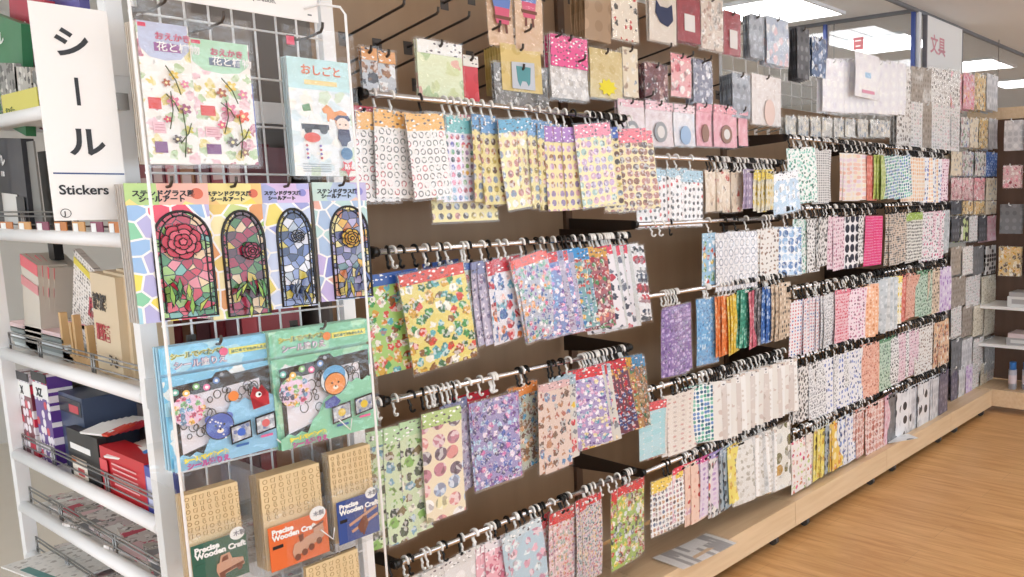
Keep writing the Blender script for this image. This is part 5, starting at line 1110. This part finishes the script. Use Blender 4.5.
b = Box(-6, 137, 27, 222, 2, 'puzzle_book', 'black number puzzle book on the second rack shelf', 'book', C2('2c2c32'), .025, .69, lean=-3)
b.text('ナンプレ', .03, .05, .72, K_WHT, .0012); b.text('118', .018, .35, .6, K_WHT); b.rect(.3, .05, .75, .42, C2('e0ddd6'), 'cover_print'); b.rect(.72, .0, .95, .4, C2('18181a'), 'spine_panel')
tag(MB().box(.70, .704, PXp(26, 215, .7).y-.12, PXp(26, 215, .7).y, 1.431, 1.655).build('book_divider', flat('divider_plate', '86847f', .5)), 'grey metal divider plate behind the black puzzle book', 'divider')
b = Box(46, 150, 62, 222, 2, 'paper_booklet', 'grey backed booklet hidden beside the Stickers sign', 'book', C2('6f6c68'), .02, .76)
for i in range(7):
    x = 1+i*18
    b = Box(x, 222, x+12, 231, 2, 'price_label', 'small orange and violet price label on second shelf, %s from left' % ORD[i+1], 'price label', C2(('c87a3a', 'd8a060', '8a3a58')[i % 3]), .002, .648, grp='price labels on the second shelf', part='card'); b.rect(.1, .4, .5, .9, K_WHT, 'print')
# shelf three
for i, (l, r_, ln) in enumerate(((2, 14, 12), (12, 24, 13), (25, 35, 18), (34, 44, 19))):
    b = Box(l+3, 256, r_+5, 340, 3, 'pink_booklet', 'pink banded booklet hung in the bunch on the third shelf, %s from left' % ORD[i+1], 'book', C2('cfc6b8'), .05, .70+.01*i, lean=-ln, grp='pink banded booklets'); b.rect(0, .88, 1, 1, C2('e0606a'), 'top_band'); b.rect(0, .68, 1, .78, C2('d98a8c'), 'band')
tag(MB().box(.74, .76, 2.70, 2.74, 1.36, 1.4222).build('binder_clip', BLACKP), 'black binder clip holding the pink banded booklets', 'clip')
for i in range(3):
    b = Box(-6+i*3, 300, 14+i*8, 352, 3, 'bright_card', 'brightly coloured card at the left of the third shelf, %s from left' % ORD[i+1], 'card', pat('print_bright', 'f0e8e0', BRIGHT, cell=.03, rad=.44, rnd=.8), .01, .8+.02*i, lean=-8)
for i in range(5):
    b = Box(18-i*2, 345-i*4.6, 74-i*3, 366-i*4, 3, 'flat_case', 'flat clear case stacked on the third rack shelf, %s from bottom' % ORD[i+1], 'case', C2(('c9d2d4', '8f9a9a', 'dfe4e6', '7d8886', 'e6c8c8')[i]), .16, .70, flt=.014*i, grp='flat cases stacked'); b.o.scale = (1, 1, .5); b.body.name = 'tray'
b = Box(48, 322, 88, 345, 3, 'pink_box', 'pink topped white box above the stacked cases', 'box', C2('e6e2e0'), .14, .74, flt=.075); b.o.scale = (1, 1, .62); b.rect(0, .75, 1, 1.02, C2('dc8f96'), 'lid')
WB = grain('beech_block', 'c59c68', 'd8b482', .5, 'Z', 2)
ws = empty('wooden_stand', (.70, PXp(80, 380, .7).y, 1.1185), 'pale wooden peg stand on the third rack shelf', 'stand'); ws.rotation_euler.z = R(-90)
MB().box(-.10, .12, 0, .06, 0, .02).build('base', WB, ws)
for x, h in ((-.09, .12), (-.025, .1), (.0, .12), (.08, .1)): MB().box(x-.007, x+.007, .0, .014, .02, h).build('peg', WB, ws)
b = Box(72, 262, 108, 350, 3, 'game_book', 'white leaning book with large red kanji on the third shelf', 'book', pat('print_mahjong', 'efe8e2', ['8a8078', 'c8bcb0', '6a625c'], cell=.009, rad=.3, rnd=.4, sx=1.6, inner=0), .015, .74, lean=-22)
b.text('麻雀', .06, .42, .5, C2('b8324a'), .0015); b.rect(0.02, .86, .8, .93, C2('e6d23c'), 'yellow_band')
for k in range(3):
    b = Box(100+k*14, 276-k*2, 124+k*12, 378+k*6, 3, 'puzzle_box', 'cream mystery puzzle box on the third shelf, %s from left' % ORD[k+1], 'box', C2('dcc7a6'), .06, .69+.015*k, lean=-3)
    if k == 0: b.text('謎解', .04, .05, .66, C2('3a2f2a'), .001); b.text('脳活', .04, .1, .36, C2('b8323a'), .0012); b.text('うさ', .028, .5, .12, C2('3a2f2a'), .0008)
    else: b.text('き', .045, .2, .45, C2('3a2f2a'), .001); b.text('つ', .04, .3, .2, C2('3a2f2a'), .001)
for sh_, X_ in ((2, .9), (3, .9), (4, .95)):
    for i in range(9):
        o = empty('paperback', (X_, 2.04+.082*(8-i), SHZ[sh_]+.0005), 'dark red backed paperback at the rear of the %s shelf, %s from left' % (ORD[sh_], ORD[i+1]), 'book', 'paperbacks at the shelf rear'); o.rotation_euler.z = R(-90)
        h_ = (.21 if sh_ == 3 else .17)+.012*((i*7+sh_) % 4)
        MB().box(-.036, .036, 0, .1, 0, h_).build('cover', C2(('7a4248', 'b04a50', '9a6a4a', '6a3a40', '8a3038')[(i+sh_) % 5]), o); MB().box(-.025, .025, -.001, 0, h_*.6, h_*.8).build('cover_print', C2('c8a8a0'), o)
# shelf four
for i, (l, r_, cc) in enumerate(((4, 15, 'x'), (27, 41, 'x'), (53, 66, 'x'))): 
    b = Box(l, 372, r_+6, 452-2*i, 4, 'book_divider', 'tall grey divider on the fourth shelf, %s from left' % ORD[i+1], 'divider', flat('divider_dark', '7d7a75', .5), .05, .69+.02*i, part='plate'); b.rect(.02, .0, .1, 1, WIRE, 'edge')
for i, (l, r_, cc) in enumerate(((16, 26, '7a2a3c'), (42, 55, '5c3490'))):
    b = Box(l, 372+4*i, r_+1, 448+6*i, 4, 'tall_box', 'tall narrow %s patterned box on the fourth shelf' % ('maroon', 'violet')[i], 'box', pat('print_tall%d' % i, cc, ['f0e8f0', cc, 'd8304a', 'f4f0f4'], cell=.022, rad=.5, rnd=.2, inner=0), .05, .67, lean=0); b.rect(0, .72, 1, .88, K_WHT, 'label'); b.text('X' if i == 0 else 'XZ', .03, .25, .74, INK, .0008); b.rect(0, .9, 1, 1, C2('1c1a20'), 'cap')
b = Box(66, 398, 90, 470, 4, 'game_box', 'dark blue and black boxed set on the fourth shelf', 'box', C2('3c4a66'), .13, .69); b.rect(0.05, .75, .95, .95, C2('1c2230'), 'front_print'); b.rect(.5, .78, .85, .88, C2('c83a4a'), 'red_mark')
b = Box(74, 436, 103, 492, 4, 'game_box', 'black boxed set with white label behind the packets', 'box', C2('1c1c20'), .02, .668, part='box'); b.rect(.1, .6, .75, .72, K_WHT, 'label'); b.rect(.12, .05, .6, .45, C2('efe6d8'), 'label'); b.rect(.3, .1, .5, .25, C2('c84a4a'), 'red_picture'); b.text('脳活', .014, .14, .35, C2('e07a30'))
b = Box(106, 457, 148, 503, 4, 'game_box', 'red boxed set with white lines on the fourth shelf', 'box', C2('cc2230'), .05, .668)
for k in range(5): b.rect(.3, .28+.11*k, .85, .31+.11*k, C2('f0b8b8'), 'small_print')
b.rect(.02, .4, .2, .75, C2('e04a54'), 'round_mark')
b = Box(149, 470, 158, 512, 4, 'game_box', 'thin blue box beside the red box', 'box', C2('4a58b0'), .05, .668); b.rect(.2, .2, .8, .8, C2('c8cce8'), 'print')
b = Box(128, 405, 152, 480, 4, 'dark_divider', 'grey brown box at the back right of the fourth shelf', 'box', C2('6a5f5c'), .1, .80); b.rect(.2, .6, .7, .85, C2('33302f'), 'slot')
def packet(i, px, py, cc, set_):
    p = PXp(px, py, .675+.016*i)
    o = empty('card_packet', (p.x, p.y, p.z), 'white paper packet with %s end lying on the fourth shelf, %s' % (('red', 'blue')[set_], ORD[i+1]+' in its row'), 'packet', ('red', 'blue')[set_]+' ended packets')
    o.rotation_euler = (R(14), R(-4), R(-84)); MB().box(-.13, -.026, 0, .05, 0, .005).build('sleeve', K_WHT, o)
    e_ = MB().poly([(-.026, 0), (0, 0), (-.006, .05), (-.026, .05)], 0, .0055, Matrix(((1, 0, 0, 0), (0, 0, 1, 0), (0, 1, 0, 0), (0, 0, 0, 1)))); e_.build('end_band', C2(cc), o)
    MB().box(-.02, -.008, .01, .02, .0056, .006).build('mark', K_WHT, o)
for i in range(6): packet(i, 108+i*6, 437-i*1.5, 'd8402a' if i < 2 else 'c82434', 0)
for i in range(5): packet(i, 134+i*5, 462-i*2, '2f88d8', 1)
# lower shelves: magazines lying
def mag(px, py, shelf, rz, cc, lb, k, X=.74, th=.006, w_=.15, l_=.21, lift=0, tilt=10):
    p = PXp(px, py, X); o = empty('magazine', (X, p.y, SHZ[shelf]+.004+lift), lb, 'magazine'); o.rotation_euler = (R(0), R(-tilt), R(rz))
    MB().box(-.03, l_-.03, -w_/2, w_/2, 0, th).build('pages', pat('print_mag'+k, cc, ['c8b8b0', 'd86a80', '8a8a90', 'f0ece8', cc], cell=.03, rad=.4, rnd=.9, inner=.5), o)
    MB().box(-.02, .02, -w_/2+.01, w_/2-.02, th, th+.0006).build('title_band', C2(('c84a60', 'f0eeea', '8a8a8e')[hash_(k) % 3]), o)
mcols = ['d8d0c8', 'e0d8d4', 'b8b2a8', 'ece6e2', 'd8c8c8', 'd4c4c6', '8a8680', 'e0deda']
mtop = ['white magazine', 'grey newsprint magazine', 'pink printed magazine', 'pale magazine with crimson print']
for sh_, n_ in ((5, 9), (6, 9)):
    for i in range(n_):
        Yp = 2.72-.085*i
        o = empty('magazine', (.70+.012*(i % 3), Yp, SHZ[sh_]+.004), '%s lying on the %s rack shelf, %s from left' % (mtop[(i+sh_) % 4], ('fifth', 'sixth')[sh_-5], ORD[i+1]), 'magazine')
        o.rotation_euler = (R(7), R(0), R((-14, 9, -4, 16, 3, -10, 12)[i % 7]))
        MB().box(-.03, .26, -.09, .09, .0, .008).build('pages', pat('print_mag%d' % ((i+sh_) % 5), mcols[(i+sh_) % 5], ['8a8480', 'd0657c', 'c8bcb8', 'f0ece8', mcols[(i*3) % 8]], cell=.02, rad=.42, rnd=.95, inner=.6), o)
        MB().box(-.026, .02, -.08, .05, .008, .0086).build('title_band', C2(('c84a60', 'f0eeea', '8a8a8e', 'e8c8cc')[(i*3+sh_) % 4]), o)
o = empty('magazine', (.58, 2.60, SHZ[6]+.03), 'white paper sticking out of the sixth rack shelf', 'magazine'); o.rotation_euler.z = R(8)
MB().box(0, .3, -.13, .13, 0, .004).build('pages', pat('print_paper', 'ecebe8', ['d8d8d6', 'b8b4b0', 'e6e4e0'], cell=.02, rad=.3, rnd=.8, inner=0), o); MB().box(.01, .03, -.1, .06, .004, .0045).build('title_band', C2('4a8a88'), o)
# ------------------------------------------------------------------ light
w = bpy.data.worlds.new('store_light'); sc.world = w; w.use_nodes = True
w.node_tree.nodes['Background'].inputs[0].default_value = (.80, .90, 1, 1); w.node_tree.nodes['Background'].inputs[1].default_value = 2.3
sc.view_settings.view_transform = 'Standard'; sc.view_settings.look = 'None'
sc.view_settings.exposure = 0.22; sc.view_settings.gamma = 1; sc.view_settings.use_curve_mapping = False
